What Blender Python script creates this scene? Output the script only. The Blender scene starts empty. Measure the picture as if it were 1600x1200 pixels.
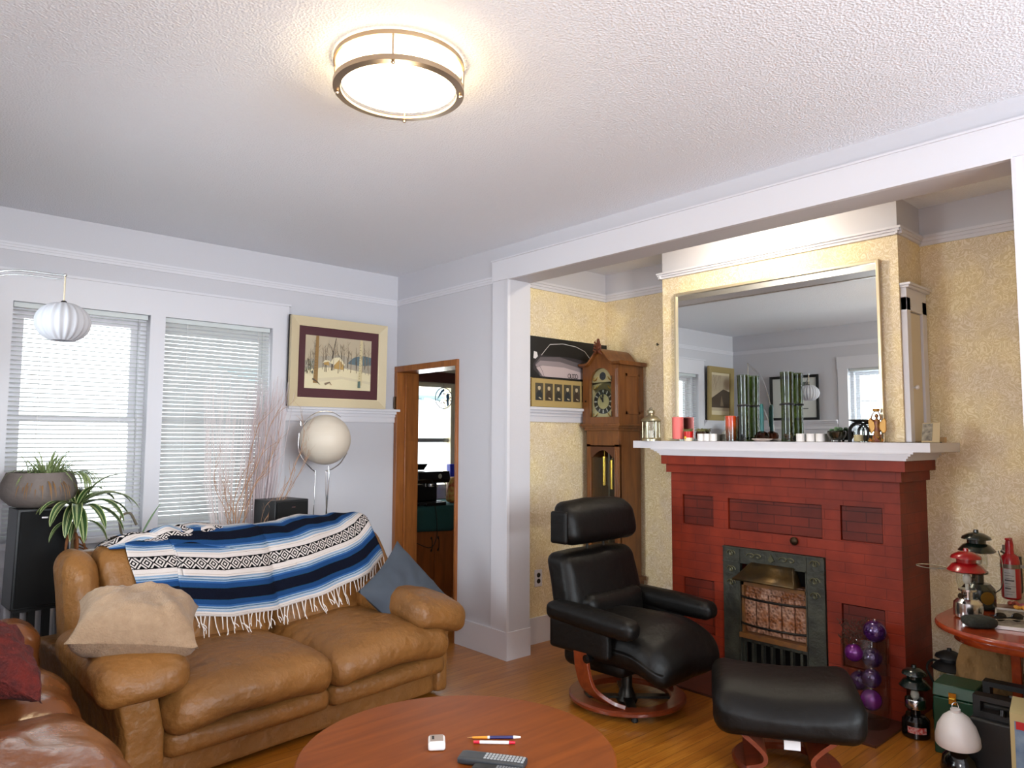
import bpy, bmesh, math, random
from mathutils import Vector, Matrix, noise
random.seed(7)
PI = math.pi
S = bpy.context.scene
COL = S.collection

# ------------------------------------------------------------------ camera, world, lights, exposure
CAM = (-3.2144, -4.9505, 1.4449)
cd = bpy.data.cameras.new('camera'); cam = bpy.data.objects.new('camera', cd); COL.objects.link(cam)
yaw, pitch, roll = 0.8359, 0.0741, 0.0041
fw = Vector((math.cos(pitch)*math.cos(yaw), math.cos(pitch)*math.sin(yaw), math.sin(pitch)))
rt = Vector((math.sin(yaw), -math.cos(yaw), 0)); up = rt.cross(fw)
r2 = rt*math.cos(roll)+up*math.sin(roll); u2 = -rt*math.sin(roll)+up*math.cos(roll)
mt = Matrix((r2, u2, -fw)).transposed().to_4x4(); mt.translation = Vector(CAM)
cam.matrix_world = mt
cd.sensor_width = 36; cd.lens = 1128.91*36/1600; cd.clip_start = .02
S.camera = cam

w = bpy.data.worlds.new('world'); S.world = w; w.use_nodes = True
wb = w.node_tree.nodes['Background']; wb.inputs[0].default_value = (.93, .97, 1, 1); wb.inputs[1].default_value = 3.2

def area(name, loc, rot, sx, sy, power, col=(1, 1, 1)):
    l = bpy.data.lights.new(name, 'AREA'); l.shape = 'RECTANGLE'; l.size = sx; l.size_y = sy; l.energy = power; l.color = col
    o = bpy.data.objects.new(name, l); COL.objects.link(o); o.location = loc; o.rotation_euler = rot; return o
fl = bpy.data.lights.new('camera_flash', 'POINT'); fl.energy = 45; fl.color = (1, .98, .96); fl.shadow_soft_size = .02
flo = bpy.data.objects.new('camera_flash', fl); COL.objects.link(flo); flo.location = (CAM[0]+.02, CAM[1]-.02, CAM[2]+.06)
# fill lamp added outside an unseen rear window; daylight at the left wall's window
area('fill_behind_camera', (-1.75, -8.0, 1.7), (math.radians(94), 0, 0), 2.8, 1.8, 270, (.88, .94, 1))
area('daylight_left_window', (-3.95, -1.95, 1.6), (0, math.radians(-90), 0), 1.3, .95, 85, (.88, .94, 1))
area('daylight_kitchen_window', (1.4, 1.35, 1.5), (math.radians(-90), 0, 0), 1.3, 1.0, 18, (.93, .97, 1))
vs = S.view_settings
S.display_settings.display_device = 'sRGB'
vs.view_transform = 'Standard'; vs.look = 'None'; vs.gamma = 1; vs.use_curve_mapping = False
vs.exposure = 0.13
try:
    S.cycles.use_denoising = True; S.cycles.max_bounces = 8; S.cycles.diffuse_bounces = 6; S.cycles.glossy_bounces = 4
    S.cycles.transmission_bounces = 6; S.cycles.transparent_max_bounces = 12; S.cycles.sample_clamp_indirect = 6
    S.cycles.caustics_reflective = False; S.cycles.caustics_refractive = False
except Exception:
    pass

# ------------------------------------------------------------------ materials
def lin(h):
    if isinstance(h, str):
        h = h.lstrip('#'); c = [int(h[i:i+2], 16)/255 for i in (0, 2, 4)]
    else:
        c = h
    return tuple((x/12.92 if x <= .04045 else ((x+.055)/1.055)**2.4) for x in c)+(1,)

MATS = {}
def mat(name, col, rough=.6, metal=0, bump=None, var=None, coat=0, spec=.5, emit=None, sheen=0, stretch=(1, 1, 1)):
    """bump=(scale, strength) noise bump; var=(scale, second colour, amount) noise colour variation"""
    if name in MATS: return MATS[name]
    m = bpy.data.materials.new(name); MATS[name] = m; m.use_nodes = True
    nt = m.node_tree; N = nt.nodes; L = nt.links; b = N['Principled BSDF']
    b.inputs['Base Color'].default_value = lin(col); b.inputs['Roughness'].default_value = rough
    b.inputs['Metallic'].default_value = metal; b.inputs['Coat Weight'].default_value = coat
    b.inputs['Specular IOR Level'].default_value = spec
    b.inputs['Coat Roughness'].default_value = .15
    if sheen: b.inputs['Sheen Weight'].default_value = sheen
    if emit:
        b.inputs['Emission Color'].default_value = lin(emit[0]); b.inputs['Emission Strength'].default_value = emit[1]
    tc = mp = None
    if bump or var:
        tc = N.new('ShaderNodeTexCoord'); mp = N.new('ShaderNodeMapping'); mp.inputs['Scale'].default_value = stretch
        L.new(tc.outputs['Object'], mp.inputs['Vector'])
    if bump:
        t = N.new('ShaderNodeTexNoise'); t.inputs['Scale'].default_value = bump[0]; t.inputs['Detail'].default_value = 4
        bp = N.new('ShaderNodeBump'); bp.inputs['Strength'].default_value = bump[1]; bp.inputs['Distance'].default_value = bump[2] if len(bump) > 2 else .01
        L.new(mp.outputs[0], t.inputs['Vector']); L.new(t.outputs['Fac'], bp.inputs['Height']); L.new(bp.outputs[0], b.inputs['Normal'])
    if var:
        t = N.new('ShaderNodeTexNoise'); t.inputs['Scale'].default_value = var[0]; t.inputs['Detail'].default_value = 5
        r = N.new('ShaderNodeValToRGB'); r.color_ramp.elements[0].position = .5-var[2]/2; r.color_ramp.elements[1].position = .5+var[2]/2
        r.color_ramp.elements[0].color = lin(col); r.color_ramp.elements[1].color = lin(var[1])
        L.new(mp.outputs[0], t.inputs['Vector']); L.new(t.outputs['Fac'], r.inputs[0]); L.new(r.outputs[0], b.inputs['Base Color'])
    return m

def nodes(name):
    m = bpy.data.materials.new(name); MATS[name] = m; m.use_nodes = True
    return m, m.node_tree.nodes, m.node_tree.links, m.node_tree.nodes['Principled BSDF']
def ramp(N, stops, interp='LINEAR'):
    r = N.new('ShaderNodeValToRGB'); cr = r.color_ramp; cr.interpolation = interp
    while len(cr.elements) > 1: cr.elements.remove(cr.elements[-1])
    cr.elements[0].position = stops[0][0]; cr.elements[0].color = lin(stops[0][1])
    for p, c in stops[1:]:
        e = cr.elements.new(p); e.color = lin(c)
    return r
def mathn(N, L, op, a, b=None, c=None):
    n = N.new('ShaderNodeMath'); n.operation = op
    for i, v in enumerate((a, b, c)):
        if v is None: continue
        if isinstance(v, (int, float)): n.inputs[i].default_value = v
        else: L.new(v, n.inputs[i])
    return n.outputs[0]

def wood(name, c1, c2, rough=.35, axis='Z', scale=9, coat=.2, spec=.5):
    """straight wood grain running along one axis"""
    m, N, L, b = nodes(name)
    tc = N.new('ShaderNodeTexCoord'); mp = N.new('ShaderNodeMapping')
    mp.inputs['Scale'].default_value = {'X': (.12, 1, 1), 'Y': (1, .12, 1), 'Z': (1, 1, .12)}[axis]
    t = N.new('ShaderNodeTexNoise'); t.inputs['Scale'].default_value = scale*4; t.inputs['Detail'].default_value = 6; t.inputs['Distortion'].default_value = .8
    r = ramp(N, [(.3, c1), (.7, c2)])
    L.new(tc.outputs['Object'], mp.inputs[0]); L.new(mp.outputs[0], t.inputs['Vector']); L.new(t.outputs['Fac'], r.inputs[0])
    L.new(r.outputs[0], b.inputs['Base Color']); b.inputs['Roughness'].default_value = rough; b.inputs['Coat Weight'].default_value = coat; b.inputs['Specular IOR Level'].default_value = spec
    return m
def glass(name, tint, gloss=.12, rough=.02):
    m = bpy.data.materials.new(name); MATS[name] = m; m.use_nodes = True; nt = m.node_tree; nt.nodes.clear(); N = nt.nodes; L = nt.links
    o = N.new('ShaderNodeOutputMaterial'); tr = N.new('ShaderNodeBsdfTransparent'); gl = N.new('ShaderNodeBsdfGlossy'); mx = N.new('ShaderNodeMixShader')
    fr = N.new('ShaderNodeLayerWeight'); fr.inputs[0].default_value = .35
    tr.inputs[0].default_value = lin(tint); gl.inputs['Roughness'].default_value = rough; gl.inputs[0].default_value = (.9, .9, .9, 1)
    a = mathn(N, L, 'MULTIPLY_ADD', mathn(N, L, 'POWER', fr.outputs['Facing'], 2), .25, gloss*.2)
    L.new(a, mx.inputs[0]); L.new(tr.outputs[0], mx.inputs[1]); L.new(gl.outputs[0], mx.inputs[2]); L.new(mx.outputs[0], o.inputs[0])
    return m
def translucent(name, col, amt=.4, bumpscale=None):
    m = bpy.data.materials.new(name); MATS[name] = m; m.use_nodes = True; nt = m.node_tree; nt.nodes.clear(); N = nt.nodes; L = nt.links
    o = N.new('ShaderNodeOutputMaterial'); d = N.new('ShaderNodeBsdfDiffuse'); t = N.new('ShaderNodeBsdfTranslucent'); mx = N.new('ShaderNodeMixShader')
    d.inputs[0].default_value = lin(col); t.inputs[0].default_value = lin(col); mx.inputs[0].default_value = amt
    L.new(d.outputs[0], mx.inputs[1]); L.new(t.outputs[0], mx.inputs[2]); L.new(mx.outputs[0], o.inputs[0])
    return m

# room surfaces
PAINT = mat('white_paint', '#C3C2C8', .55, bump=(90, .08, .004))
TRIM = mat('white_trim', '#D2D1D7', .38, bump=(40, .05, .003))
def ceiling_mat():
    m, N, L, b = nodes('stippled_ceiling')
    tc = N.new('ShaderNodeTexCoord'); v = N.new('ShaderNodeTexVoronoi'); v.inputs['Scale'].default_value = 110
    n = N.new('ShaderNodeTexNoise'); n.inputs['Scale'].default_value = 130; n.inputs['Detail'].default_value = 3
    L.new(tc.outputs['Object'], v.inputs['Vector']); L.new(tc.outputs['Object'], n.inputs['Vector'])
    h = mathn(N, L, 'MULTIPLY_ADD', n.outputs['Fac'], .8, v.outputs['Distance'])
    bp = N.new('ShaderNodeBump'); bp.inputs['Strength'].default_value = .4; bp.inputs['Distance'].default_value = .006
    L.new(h, bp.inputs['Height']); L.new(bp.outputs[0], b.inputs['Normal'])
    b.inputs['Base Color'].default_value = lin('#E7EAF0'); b.inputs['Roughness'].default_value = .7
    return m
CEIL = ceiling_mat()
def wallpaper_mat():
    m, N, L, b = nodes('damask_wallpaper')
    tc = N.new('ShaderNodeTexCoord')
    n0 = N.new('ShaderNodeTexNoise'); n0.inputs['Scale'].default_value = 17; n0.inputs['Detail'].default_value = 1; n0.inputs['Distortion'].default_value = 1.6
    L.new(tc.outputs['Object'], n0.inputs['Vector'])
    s = mathn(N, L, 'SINE', mathn(N, L, 'MULTIPLY', n0.outputs['Fac'], 46))
    r = ramp(N, [(0, '#DACCAA'), (.55, '#DFD3B5'), (.8, '#ECE3CE'), (1, '#F0E9D8')])
    L.new(mathn(N, L, 'MULTIPLY_ADD', s, .5, .5), r.inputs[0])
    n1 = N.new('ShaderNodeTexNoise'); n1.inputs['Scale'].default_value = 4.5; n1.inputs['Detail'].default_value = 3; L.new(tc.outputs['Object'], n1.inputs['Vector'])
    r1 = ramp(N, [(.4, '#F6EEE6'), (.6, '#FFF6DE')]); L.new(n1.outputs['Fac'], r1.inputs[0])
    mx = N.new('ShaderNodeMixRGB'); mx.blend_type = 'MULTIPLY'; mx.inputs[0].default_value = 1
    L.new(r.outputs[0], mx.inputs[1]); L.new(r1.outputs[0], mx.inputs[2]); L.new(mx.outputs[0], b.inputs['Base Color'])
    b.inputs['Roughness'].default_value = .55
    bp = N.new('ShaderNodeBump'); bp.inputs['Strength'].default_value = .04; bp.inputs['Distance'].default_value = .002
    L.new(s, bp.inputs['Height']); L.new(bp.outputs[0], b.inputs['Normal'])
    return m
PAPER = wallpaper_mat()
def floor_mat():
    m, N, L, b = nodes('hardwood_floor')
    tc = N.new('ShaderNodeTexCoord'); mp = N.new('ShaderNodeMapping')
    L.new(tc.outputs['Object'], mp.inputs[0])
    br = N.new('ShaderNodeTexBrick'); br.inputs['Scale'].default_value = 1; br.inputs['Brick Width'].default_value = 1.1; br.inputs['Row Height'].default_value = .057
    br.inputs['Mortar Size'].default_value = .0012; br.inputs['Mortar Smooth'].default_value = .1
    br.inputs['Color1'].default_value = lin('#B07428'); br.inputs['Color2'].default_value = lin('#9E6420'); br.inputs['Mortar'].default_value = lin('#5A3616')
    L.new(mp.outputs[0], br.inputs['Vector'])
    mp2 = N.new('ShaderNodeMapping'); mp2.inputs['Scale'].default_value = (2, 30, 1); L.new(tc.outputs['Object'], mp2.inputs[0])
    n = N.new('ShaderNodeTexNoise'); n.inputs['Scale'].default_value = 2.5; n.inputs['Detail'].default_value = 6; L.new(mp2.outputs[0], n.inputs['Vector'])
    r = ramp(N, [(.3, '#D2B79A'), (.7, '#FFFFFF')]); L.new(n.outputs['Fac'], r.inputs[0])
    mx = N.new('ShaderNodeMixRGB'); mx.blend_type = 'MULTIPLY'; mx.inputs[0].default_value = 1
    L.new(br.outputs['Color'], mx.inputs[1]); L.new(r.outputs[0], mx.inputs[2]); L.new(mx.outputs[0], b.inputs['Base Color'])
    b.inputs['Roughness'].default_value = .3; b.inputs['Coat Weight'].default_value = .3; b.inputs['Coat Roughness'].default_value = .15
    bp = N.new('ShaderNodeBump'); bp.inputs['Strength'].default_value = .25; bp.inputs['Distance'].default_value = .002; bp.invert = True
    L.new(br.outputs['Fac'], bp.inputs['Height']); L.new(bp.outputs[0], b.inputs['Normal'])
    return m
FLOOR = floor_mat()
def brick_mat(nm='painted_red_brick', C1='#862C15', C2='#7E2813', C3='#722414'):
    m, N, L, b = nodes(nm); b.inputs['Specular IOR Level'].default_value = .3
    tc = N.new('ShaderNodeTexCoord'); sx = N.new('ShaderNodeSeparateXYZ'); L.new(tc.outputs['Object'], sx.inputs[0])
    cb = N.new('ShaderNodeCombineXYZ')
    L.new(mathn(N, L, 'ADD', sx.outputs['X'], sx.outputs['Y']), cb.inputs[0]); L.new(sx.outputs['Z'], cb.inputs[1])
    br = N.new('ShaderNodeTexBrick'); br.inputs['Scale'].default_value = 1; br.inputs['Brick Width'].default_value = .21; br.inputs['Row Height'].default_value = .0555
    br.inputs['Mortar Size'].default_value = .003; br.inputs['Mortar Smooth'].default_value = .5; br.inputs['Bias'].default_value = -.2
    br.inputs['Color1'].default_value = lin(C1); br.inputs['Color2'].default_value = lin(C2); br.inputs['Mortar'].default_value = lin(C3)
    L.new(cb.outputs[0], br.inputs['Vector'])
    n = N.new('ShaderNodeTexNoise'); n.inputs['Scale'].default_value = 5; n.inputs['Detail'].default_value = 5; L.new(tc.outputs['Object'], n.inputs['Vector'])
    r = ramp(N, [(.35, '#D0C8C8'), (.65, '#FFFFFF')]); L.new(n.outputs['Fac'], r.inputs[0])
    mx = N.new('ShaderNodeMixRGB'); mx.blend_type = 'MULTIPLY'; mx.inputs[0].default_value = 1
    L.new(br.outputs['Color'], mx.inputs[1]); L.new(r.outputs[0], mx.inputs[2]); L.new(mx.outputs[0], b.inputs['Base Color'])
    n2 = N.new('ShaderNodeTexNoise'); n2.inputs['Scale'].default_value = 45; L.new(tc.outputs['Object'], n2.inputs['Vector'])
    h = mathn(N, L, 'MULTIPLY_ADD', n2.outputs['Fac'], .5, mathn(N, L, 'MULTIPLY', br.outputs['Fac'], -1))
    bp = N.new('ShaderNodeBump'); bp.inputs['Strength'].default_value = .35; bp.inputs['Distance'].default_value = .003
    L.new(h, bp.inputs['Height']); L.new(bp.outputs[0], b.inputs['Normal']); b.inputs['Roughness'].default_value = .5
    return m
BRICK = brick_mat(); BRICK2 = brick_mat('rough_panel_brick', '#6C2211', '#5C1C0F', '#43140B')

LEATHER = mat('tan_leather', '#875A2A', .48, bump=(12, .65, .03), var=(3, '#6F4A25', .5), spec=.4)
LEATHER2 = mat('brown_leather', '#7E4A26', .26, bump=(9, .35, .03), var=(3, '#6B3C1C', .5), coat=.3)
BLACKL = mat('black_leather', '#060403', .48, bump=(30, .25, .01), spec=.24)
DARKRED = wood('cherry_wood', '#5E2410', '#743015', .3, 'X', 8, .3)
TABLEW = wood('teak_veneer', '#6E340B', '#824212', .5, 'X', 5, 0, .25)
OAK = wood('oak_wood', '#5A3214', '#78481E', .38, 'Z', 9, .12)
DOORW = wood('brown_door_wood', '#7C4519', '#985A25', .4, 'Z', 8, .2)
KITW = wood('kitchen_wood', '#6E3A15', '#8C4D1E', .4, 'Z', 6, .2)
BLACK = mat('black_matte', '#0B0B0C', .6)
BLACKG = mat('black_gloss', '#0A0A0B', .12, coat=.5)
CHROME = mat('chrome', '#D8D8D8', .15, 1)
BRASS = mat('brass', '#C9A545', .22, 1)
NICKEL = mat('brushed_nickel', '#B9A48C', .3, 1)
IRON = mat('cast_iron', '#2A2A25', .5, .35, bump=(35, .5, .01), var=(9, '#45453A', .4))
WHITE = mat('white_ceramic', '#E4E2E0', .25)
GREENG = glass('green_glass', '#8C9C66', .25)
CLEAR = glass('clear_glass', '#F2F4F2', .1)
BROWNG = glass('brown_glass', '#9A6A50', .12)
PANE = glass('window_glass', '#FBFDFD', .03)
BLIND = translucent('blind_slat', '#BBBEBE', .05); BLIND1 = translucent('blind_slat_glare', '#D0D3D2', .22)  # second slat copy is lighter: the bright window's glare put into its colour

# ------------------------------------------------------------------ mesh builder
class MB:
    def __init__(s): s.v = []; s.f = []; s.m = []; s.uv = {}
    def add(s, vs, fs, m=0):
        o = len(s.v); s.v += [tuple(v) for v in vs]
        for f in fs: s.f.append(tuple(i+o for i in f)); s.m.append(m)
        return s
    def box(s, x0, x1, y0, y1, z0, z1, m=0):
        return s.add([(x, y, z) for z in (z0, z1) for y in (y0, y1) for x in (x0, x1)],
                     [(0, 2, 3, 1), (4, 5, 7, 6), (0, 1, 5, 4), (2, 6, 7, 3), (0, 4, 6, 2), (1, 3, 7, 5)], m)
    def obox(s, c, size, R=None, m=0):
        R = R or Matrix.Identity(3); c = Vector(c); h = Vector(size)/2
        return s.add([c+R @ Vector((x*h.x, y*h.y, z*h.z)) for z in (-1, 1) for y in (-1, 1) for x in (-1, 1)],
                     [(0, 2, 3, 1), (4, 5, 7, 6), (0, 1, 5, 4), (2, 6, 7, 3), (0, 4, 6, 2), (1, 3, 7, 5)], m)
    def tube(s, pts, r, seg=8, m=0, closed=False, flat=1):
        pts = [Vector(p) for p in pts]; n = len(pts)
        rs = r if isinstance(r, (list, tuple)) else [r]*n
        rings = []; nrm = None
        for i, p in enumerate(pts):
            a = pts[i-1] if (i > 0 or closed) else p; b = pts[(i+1) % n] if (i < n-1 or closed) else p
            t = (b-a).normalized()
            if nrm is None:
                nrm = t.orthogonal().normalized()
            nrm = (nrm-t*nrm.dot(t)).normalized(); bn = t.cross(nrm)
            rings.append([p+(nrm*math.cos(k*2*PI/seg)+bn*math.sin(k*2*PI/seg)*flat)*rs[i] for k in range(seg)])
        vs = [v for rg in rings for v in rg]; fs = []
        for i in range(n if closed else n-1):
            j = (i+1) % n
            for k in range(seg): fs.append((i*seg+k, i*seg+(k+1) % seg, j*seg+(k+1) % seg, j*seg+k))
        if not closed:
            fs.append(tuple(range(seg))[::-1]); fs.append(tuple((n-1)*seg+k for k in range(seg)))
        return s.add(vs, fs, m)
    def cyl(s, a, b, r, seg=16, m=0): return s.tube([a, b], r, seg, m)
    def lathe(s, prof, c=(0, 0, 0), seg=24, m=0, fn=None, cap=True, R=None):
        c = Vector(c); vs = []; fs = []; n = len(prof)
        for r, z in prof:
            for k in range(seg):
                a = k*2*PI/seg; rr = r*(fn(a, z) if fn else 1)
                p = Vector((rr*math.cos(a), rr*math.sin(a), z))
                vs.append(c+(R @ p if R else p))
        for i in range(n-1):
            for k in range(seg): fs.append((i*seg+k, i*seg+(k+1) % seg, (i+1)*seg+(k+1) % seg, (i+1)*seg+k))
        if cap:
            if prof[0][0] > 1e-5: fs.append(tuple(range(seg))[::-1])
            if prof[-1][0] > 1e-5: fs.append(tuple((n-1)*seg+k for k in range(seg)))
        return s.add(vs, fs, m)
    def sphere(s, c, r, seg=20, m=0, sc=(1, 1, 1), a0=-PI/2, a1=PI/2):
        k = max(4, seg//2)
        prof = [(max(1e-4, r*math.cos(a0+(a1-a0)*i/k)), r*math.sin(a0+(a1-a0)*i/k)) for i in range(k+1)]
        return s.lathe(prof, c, seg, m, R=Matrix.Diagonal(sc), cap=False)
    def rcube(s, c, size, r, n=8, m=0, R=None, fn=None):
        """rounded cube; fn(local point, unit cube coords) -> local point"""
        h = Vector(size)/2; r = min(r, h.x, h.y, h.z)*.999; vs = []; fs = []; idx = {}
        c = Vector(c)
        def vid(i, j, k):
            key = (i, j, k)
            if key in idx: return idx[key]
            q = []
            for a in (i, j, k):
                t = a/n*2-1
                q.append(t)
            # denser samples near edges
            p = Vector([math.copysign(abs(t)**.75, t)*hh for t, hh in zip(q, h)])
            core = Vector([max(-(hh-r), min(hh-r, x)) for x, hh in zip(p, h)]); d = p-core
            if d.length > 1e-9: p = core+d.normalized()*r
            if fn: p = fn(p, Vector((p.x/h.x, p.y/h.y, p.z/h.z)))
            vs.append(c+(R @ p if R else p)); idx[key] = len(vs)-1; return idx[key]
        for a in range(n):
            for b in range(n):
                for lo in (0, n):
                    q = [vid(lo, a, b), vid(lo, a+1, b), vid(lo, a+1, b+1), vid(lo, a, b+1)]; fs.append(q if lo else q[::-1])
                    q = [vid(a, lo, b), vid(a+1, lo, b), vid(a+1, lo, b+1), vid(a, lo, b+1)]; fs.append(q[::-1] if lo else q)
                    q = [vid(a, b, lo), vid(a+1, b, lo), vid(a+1, b+1, lo), vid(a, b+1, lo)]; fs.append(q if lo else q[::-1])
        return s.add(vs, fs, m)
    def grid(s, P, m=0, uv=None, closed=False):
        """P[i][j] points; uv[i][j] optional"""
        o = len(s.v); ni = len(P); nj = len(P[0]); s.v += [tuple(p) for row in P for p in row]
        for i in range(ni-1):
            for j in range(nj if closed else nj-1):
                j2 = (j+1) % nj
                s.f.append((o+i*nj+j, o+i*nj+j2, o+(i+1)*nj+j2, o+(i+1)*nj+j)); s.m.append(m)
                if uv: s.uv[len(s.f)-1] = [uv[i][j], uv[i][j2], uv[i+1][j2], uv[i+1][j]]
        return s
    def prism(s, poly, d0, d1, axis='x', m=0):
        """polygon in the two other axes, extruded along axis"""
        def P(a, b, d): return {'x': (d, a, b), 'y': (a, d, b), 'z': (a, b, d)}[axis]
        n = len(poly); vs = [P(a, b, d0) for a, b in poly]+[P(a, b, d1) for a, b in poly]
        return s.add(vs, [tuple(range(n))[::-1], tuple(range(n, 2*n))]+[(i, (i+1) % n, (i+1) % n+n, i+n) for i in range(n)], m)
    def torus(s, c, R, r, seg=32, m=0, rot=None, k=8):
        pts = [Vector((R*math.cos(i*2*PI/seg), R*math.sin(i*2*PI/seg), 0)) for i in range(seg)]
        if rot: pts = [rot @ p for p in pts]
        return s.tube([Vector(c)+p for p in pts], r, k, m, closed=True)
    def build(s, name, mats, parent=None, loc=None, rz=0, smooth=35, bevel=0, rot=None, sub=0, thick=0):
        me = bpy.data.meshes.new(name); me.from_pydata(s.v, [], s.f); me.validate(verbose=False) if False else None
        if not isinstance(mats, (list, tuple)): mats = [mats]
        for m in mats: me.materials.append(m)
        for p, mi in zip(me.polygons, s.m): p.material_index = mi
        if s.uv:
            ul = me.uv_layers.new(name='UVMap')
            for fi, uvs in s.uv.items():
                for li, uv in zip(me.polygons[fi].loop_indices, uvs): ul.data[li].uv = uv
        bm = bmesh.new(); bm.from_mesh(me); bmesh.ops.recalc_face_normals(bm, faces=bm.faces); bm.to_mesh(me); bm.free()
        if smooth:
            me.shade_smooth(); me.set_sharp_from_angle(angle=math.radians(smooth))
        o = bpy.data.objects.new(name, me); COL.objects.link(o)
        if parent: o.parent = parent
        if loc: o.location = loc
        if rot: o.rotation_euler = rot
        elif rz: o.rotation_euler = (0, 0, rz)
        if bevel:
            b = o.modifiers.new('bevel', 'BEVEL'); b.width = bevel; b.segments = 2; b.limit_method = 'ANGLE'; b.angle_limit = math.radians(40)
        if thick:
            t = o.modifiers.new('solid', 'SOLIDIFY'); t.thickness = thick; t.offset = 0
        if sub:
            t = o.modifiers.new('sub', 'SUBSURF'); t.levels = sub; t.render_levels = sub
        return o

def tag(o, label=None, cat=None, group=None, kind=None):
    if label: o['label'] = label
    if cat: o['category'] = cat
    if group: o['group'] = group
    if kind: o['kind'] = kind
    return o
def thing(name, label, cat, loc=(0, 0, 0), rz=0, group=None, rot=None):
    o = bpy.data.objects.new(name, None); COL.objects.link(o); o.empty_display_size = .1
    o.location = loc; o.rotation_euler = rot or (0, 0, rz)
    return tag(o, label, cat, group)
def struct(name, mb, mats, **k):
    o = mb.build(name, mats, **k); o['kind'] = 'structure'; return o
def copy_tree(o, parent=None):
    c = o.copy(); COL.objects.link(c)
    if parent: c.parent = parent
    for ch in [x for x in bpy.data.objects if x.parent == o]: copy_tree(ch, c)
    return c
def Rz(a): return Matrix.Rotation(a, 3, 'Z')
def Rx(a): return Matrix.Rotation(a, 3, 'X')
def Ry(a): return Matrix.Rotation(a, 3, 'Y')
def bez(p, n=12):
    """Catmull-Rom through points"""
    p = [Vector(q) for q in p]; P = [p[0]*2-p[1]]+p+[p[-1]*2-p[-2]]; out = []
    for i in range(1, len(P)-2):
        for k in range(n):
            t = k/n
            out.append(.5*((2*P[i])+(P[i+1]-P[i-1])*t+(2*P[i-1]-5*P[i]+4*P[i+1]-P[i+2])*t*t+(-P[i-1]+3*P[i]-3*P[i+1]+P[i+2])*t**3))
    out.append(p[-1]); return out
def slab(mb, a0, a1, b0, b1, holes, t0, t1, axis, m=0):
    """rectangular slab in (a,b) with rectangular holes, thickness t0..t1 along axis ('x': a=y,b=z; 'y': a=x,b=z)"""
    A = sorted({a0, a1, *[h[0] for h in holes], *[h[1] for h in holes]}); B = sorted({b0, b1, *[h[2] for h in holes], *[h[3] for h in holes]})
    A = [x for x in A if a0 <= x <= a1]; B = [x for x in B if b0 <= x <= b1]
    for i in range(len(A)-1):
        for j in range(len(B)-1):
            ca = (A[i]+A[i+1])/2; cb = (B[j]+B[j+1])/2
            if any(h[0] < ca < h[1] and h[2] < cb < h[3] for h in holes): continue
            if axis == 'x': mb.box(t0, t1, A[i], A[i+1], B[j], B[j+1], m)
            else: mb.box(A[i], A[i+1], t0, t1, B[j], B[j+1], m)

# ------------------------------------------------------------------ room shell
H = 2.75; XL = -3.4; YB = -7.6; PLZ = 1.665; PRZ = 2.53
ZT = 2.215; ZS = .84
b = MB(); b.box(XL-.3, 2.6, YB-.2, 2.2, -.1, 0); struct('floor', b, FLOOR)
b = MB(); b.box(XL-.2, 2.6, YB-.2, 1.2, H, H+.1); struct('ceiling', b, CEIL)
W1 = (-2.592, -1.863, ZS, ZT); W2 = (-1.773, -1.054, ZS, ZT)
b = MB(); slab(b, XL-.2, 0, 0, H, [W1, W2], 0, .06, 'y'); slab(b, XL-.2, 0, 0, H, [W1, (W2[0]-.04, W2[1]+.06, ZS, ZT)], .06, .2, 'y'); struct('wall_back', b, PAINT)
W3 = (-2.42, -1.45, ZS, 2.24)
b = MB(); slab(b, YB, .2, 0, H, [W3], XL-.2, XL, 'x'); struct('wall_left', b, PAINT)
W4 = (-3.0, -.2, .8, 2.6)  # invented opening in the unseen rear wall, lets the fill light in
b = MB(); slab(b, XL-.2, 2.6, 0, H, [W4], YB-.2, YB, 'y'); struct('wall_front', b, PAINT)
DY0, DY1, DZ = -.822, 0.0, 2.0
OY0, OY1, OZ = -4.24, -1.369, 2.512
b = MB(); slab(b, YB, 1.0, 0, H, [(DY0, DY1, -1, DZ), (OY0, OY1, -1, OZ)], 0, .19, 'x'); struct('wall_right', b, PAINT)
YA = -1.195; XB = 1.189; YR = -4.41
def papered(mb, x0, x1, y0, y1, z0=0):
    mb.box(x0, x1, y0, y1, z0, PRZ+.03, 0); mb.box(x0, x1, y0, y1, PRZ+.03, H, 1); return mb
struct('wall_alcove_left', papered(MB(), .19, XB+.1, YA, YA+.1), [PAPER, PAINT])
struct('wall_alcove_back', papered(MB(), XB, XB+.1, YR-.1, YA), [PAPER, PAINT])
struct('wall_alcove_right', papered(MB(), .19, XB, YR-.1, YR), [PAPER, PAINT])
CX = .857; CY0, CY1 = -3.514, -1.991
struct('wall_chimney_breast', papered(MB(), CX, XB, CY0, CY1, 1.43), [PAPER, PAINT])
# kitchen beyond the door
KY = 1.0
b = MB(); slab(b, .19, 2.6, 0, H, [(.62, 1.46, .92, 1.985)], KY, KY+.15, 'y')
struct('wall_kitchen_back', b, mat('kitchen_paint', '#E8DFC8', .6))
b = MB(); b.box(2.45, 2.6, YB, KY, 0, H); struct('wall_kitchen_right', b, PAINT)
b = MB(); b.box(.3, 2.4, KY-.03, KY, 2.0, 2.105); struct('trim_kitchen', b, wood('dark_header_wood', '#4A2014', '#5C2A1A', .4, 'X'))

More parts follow.
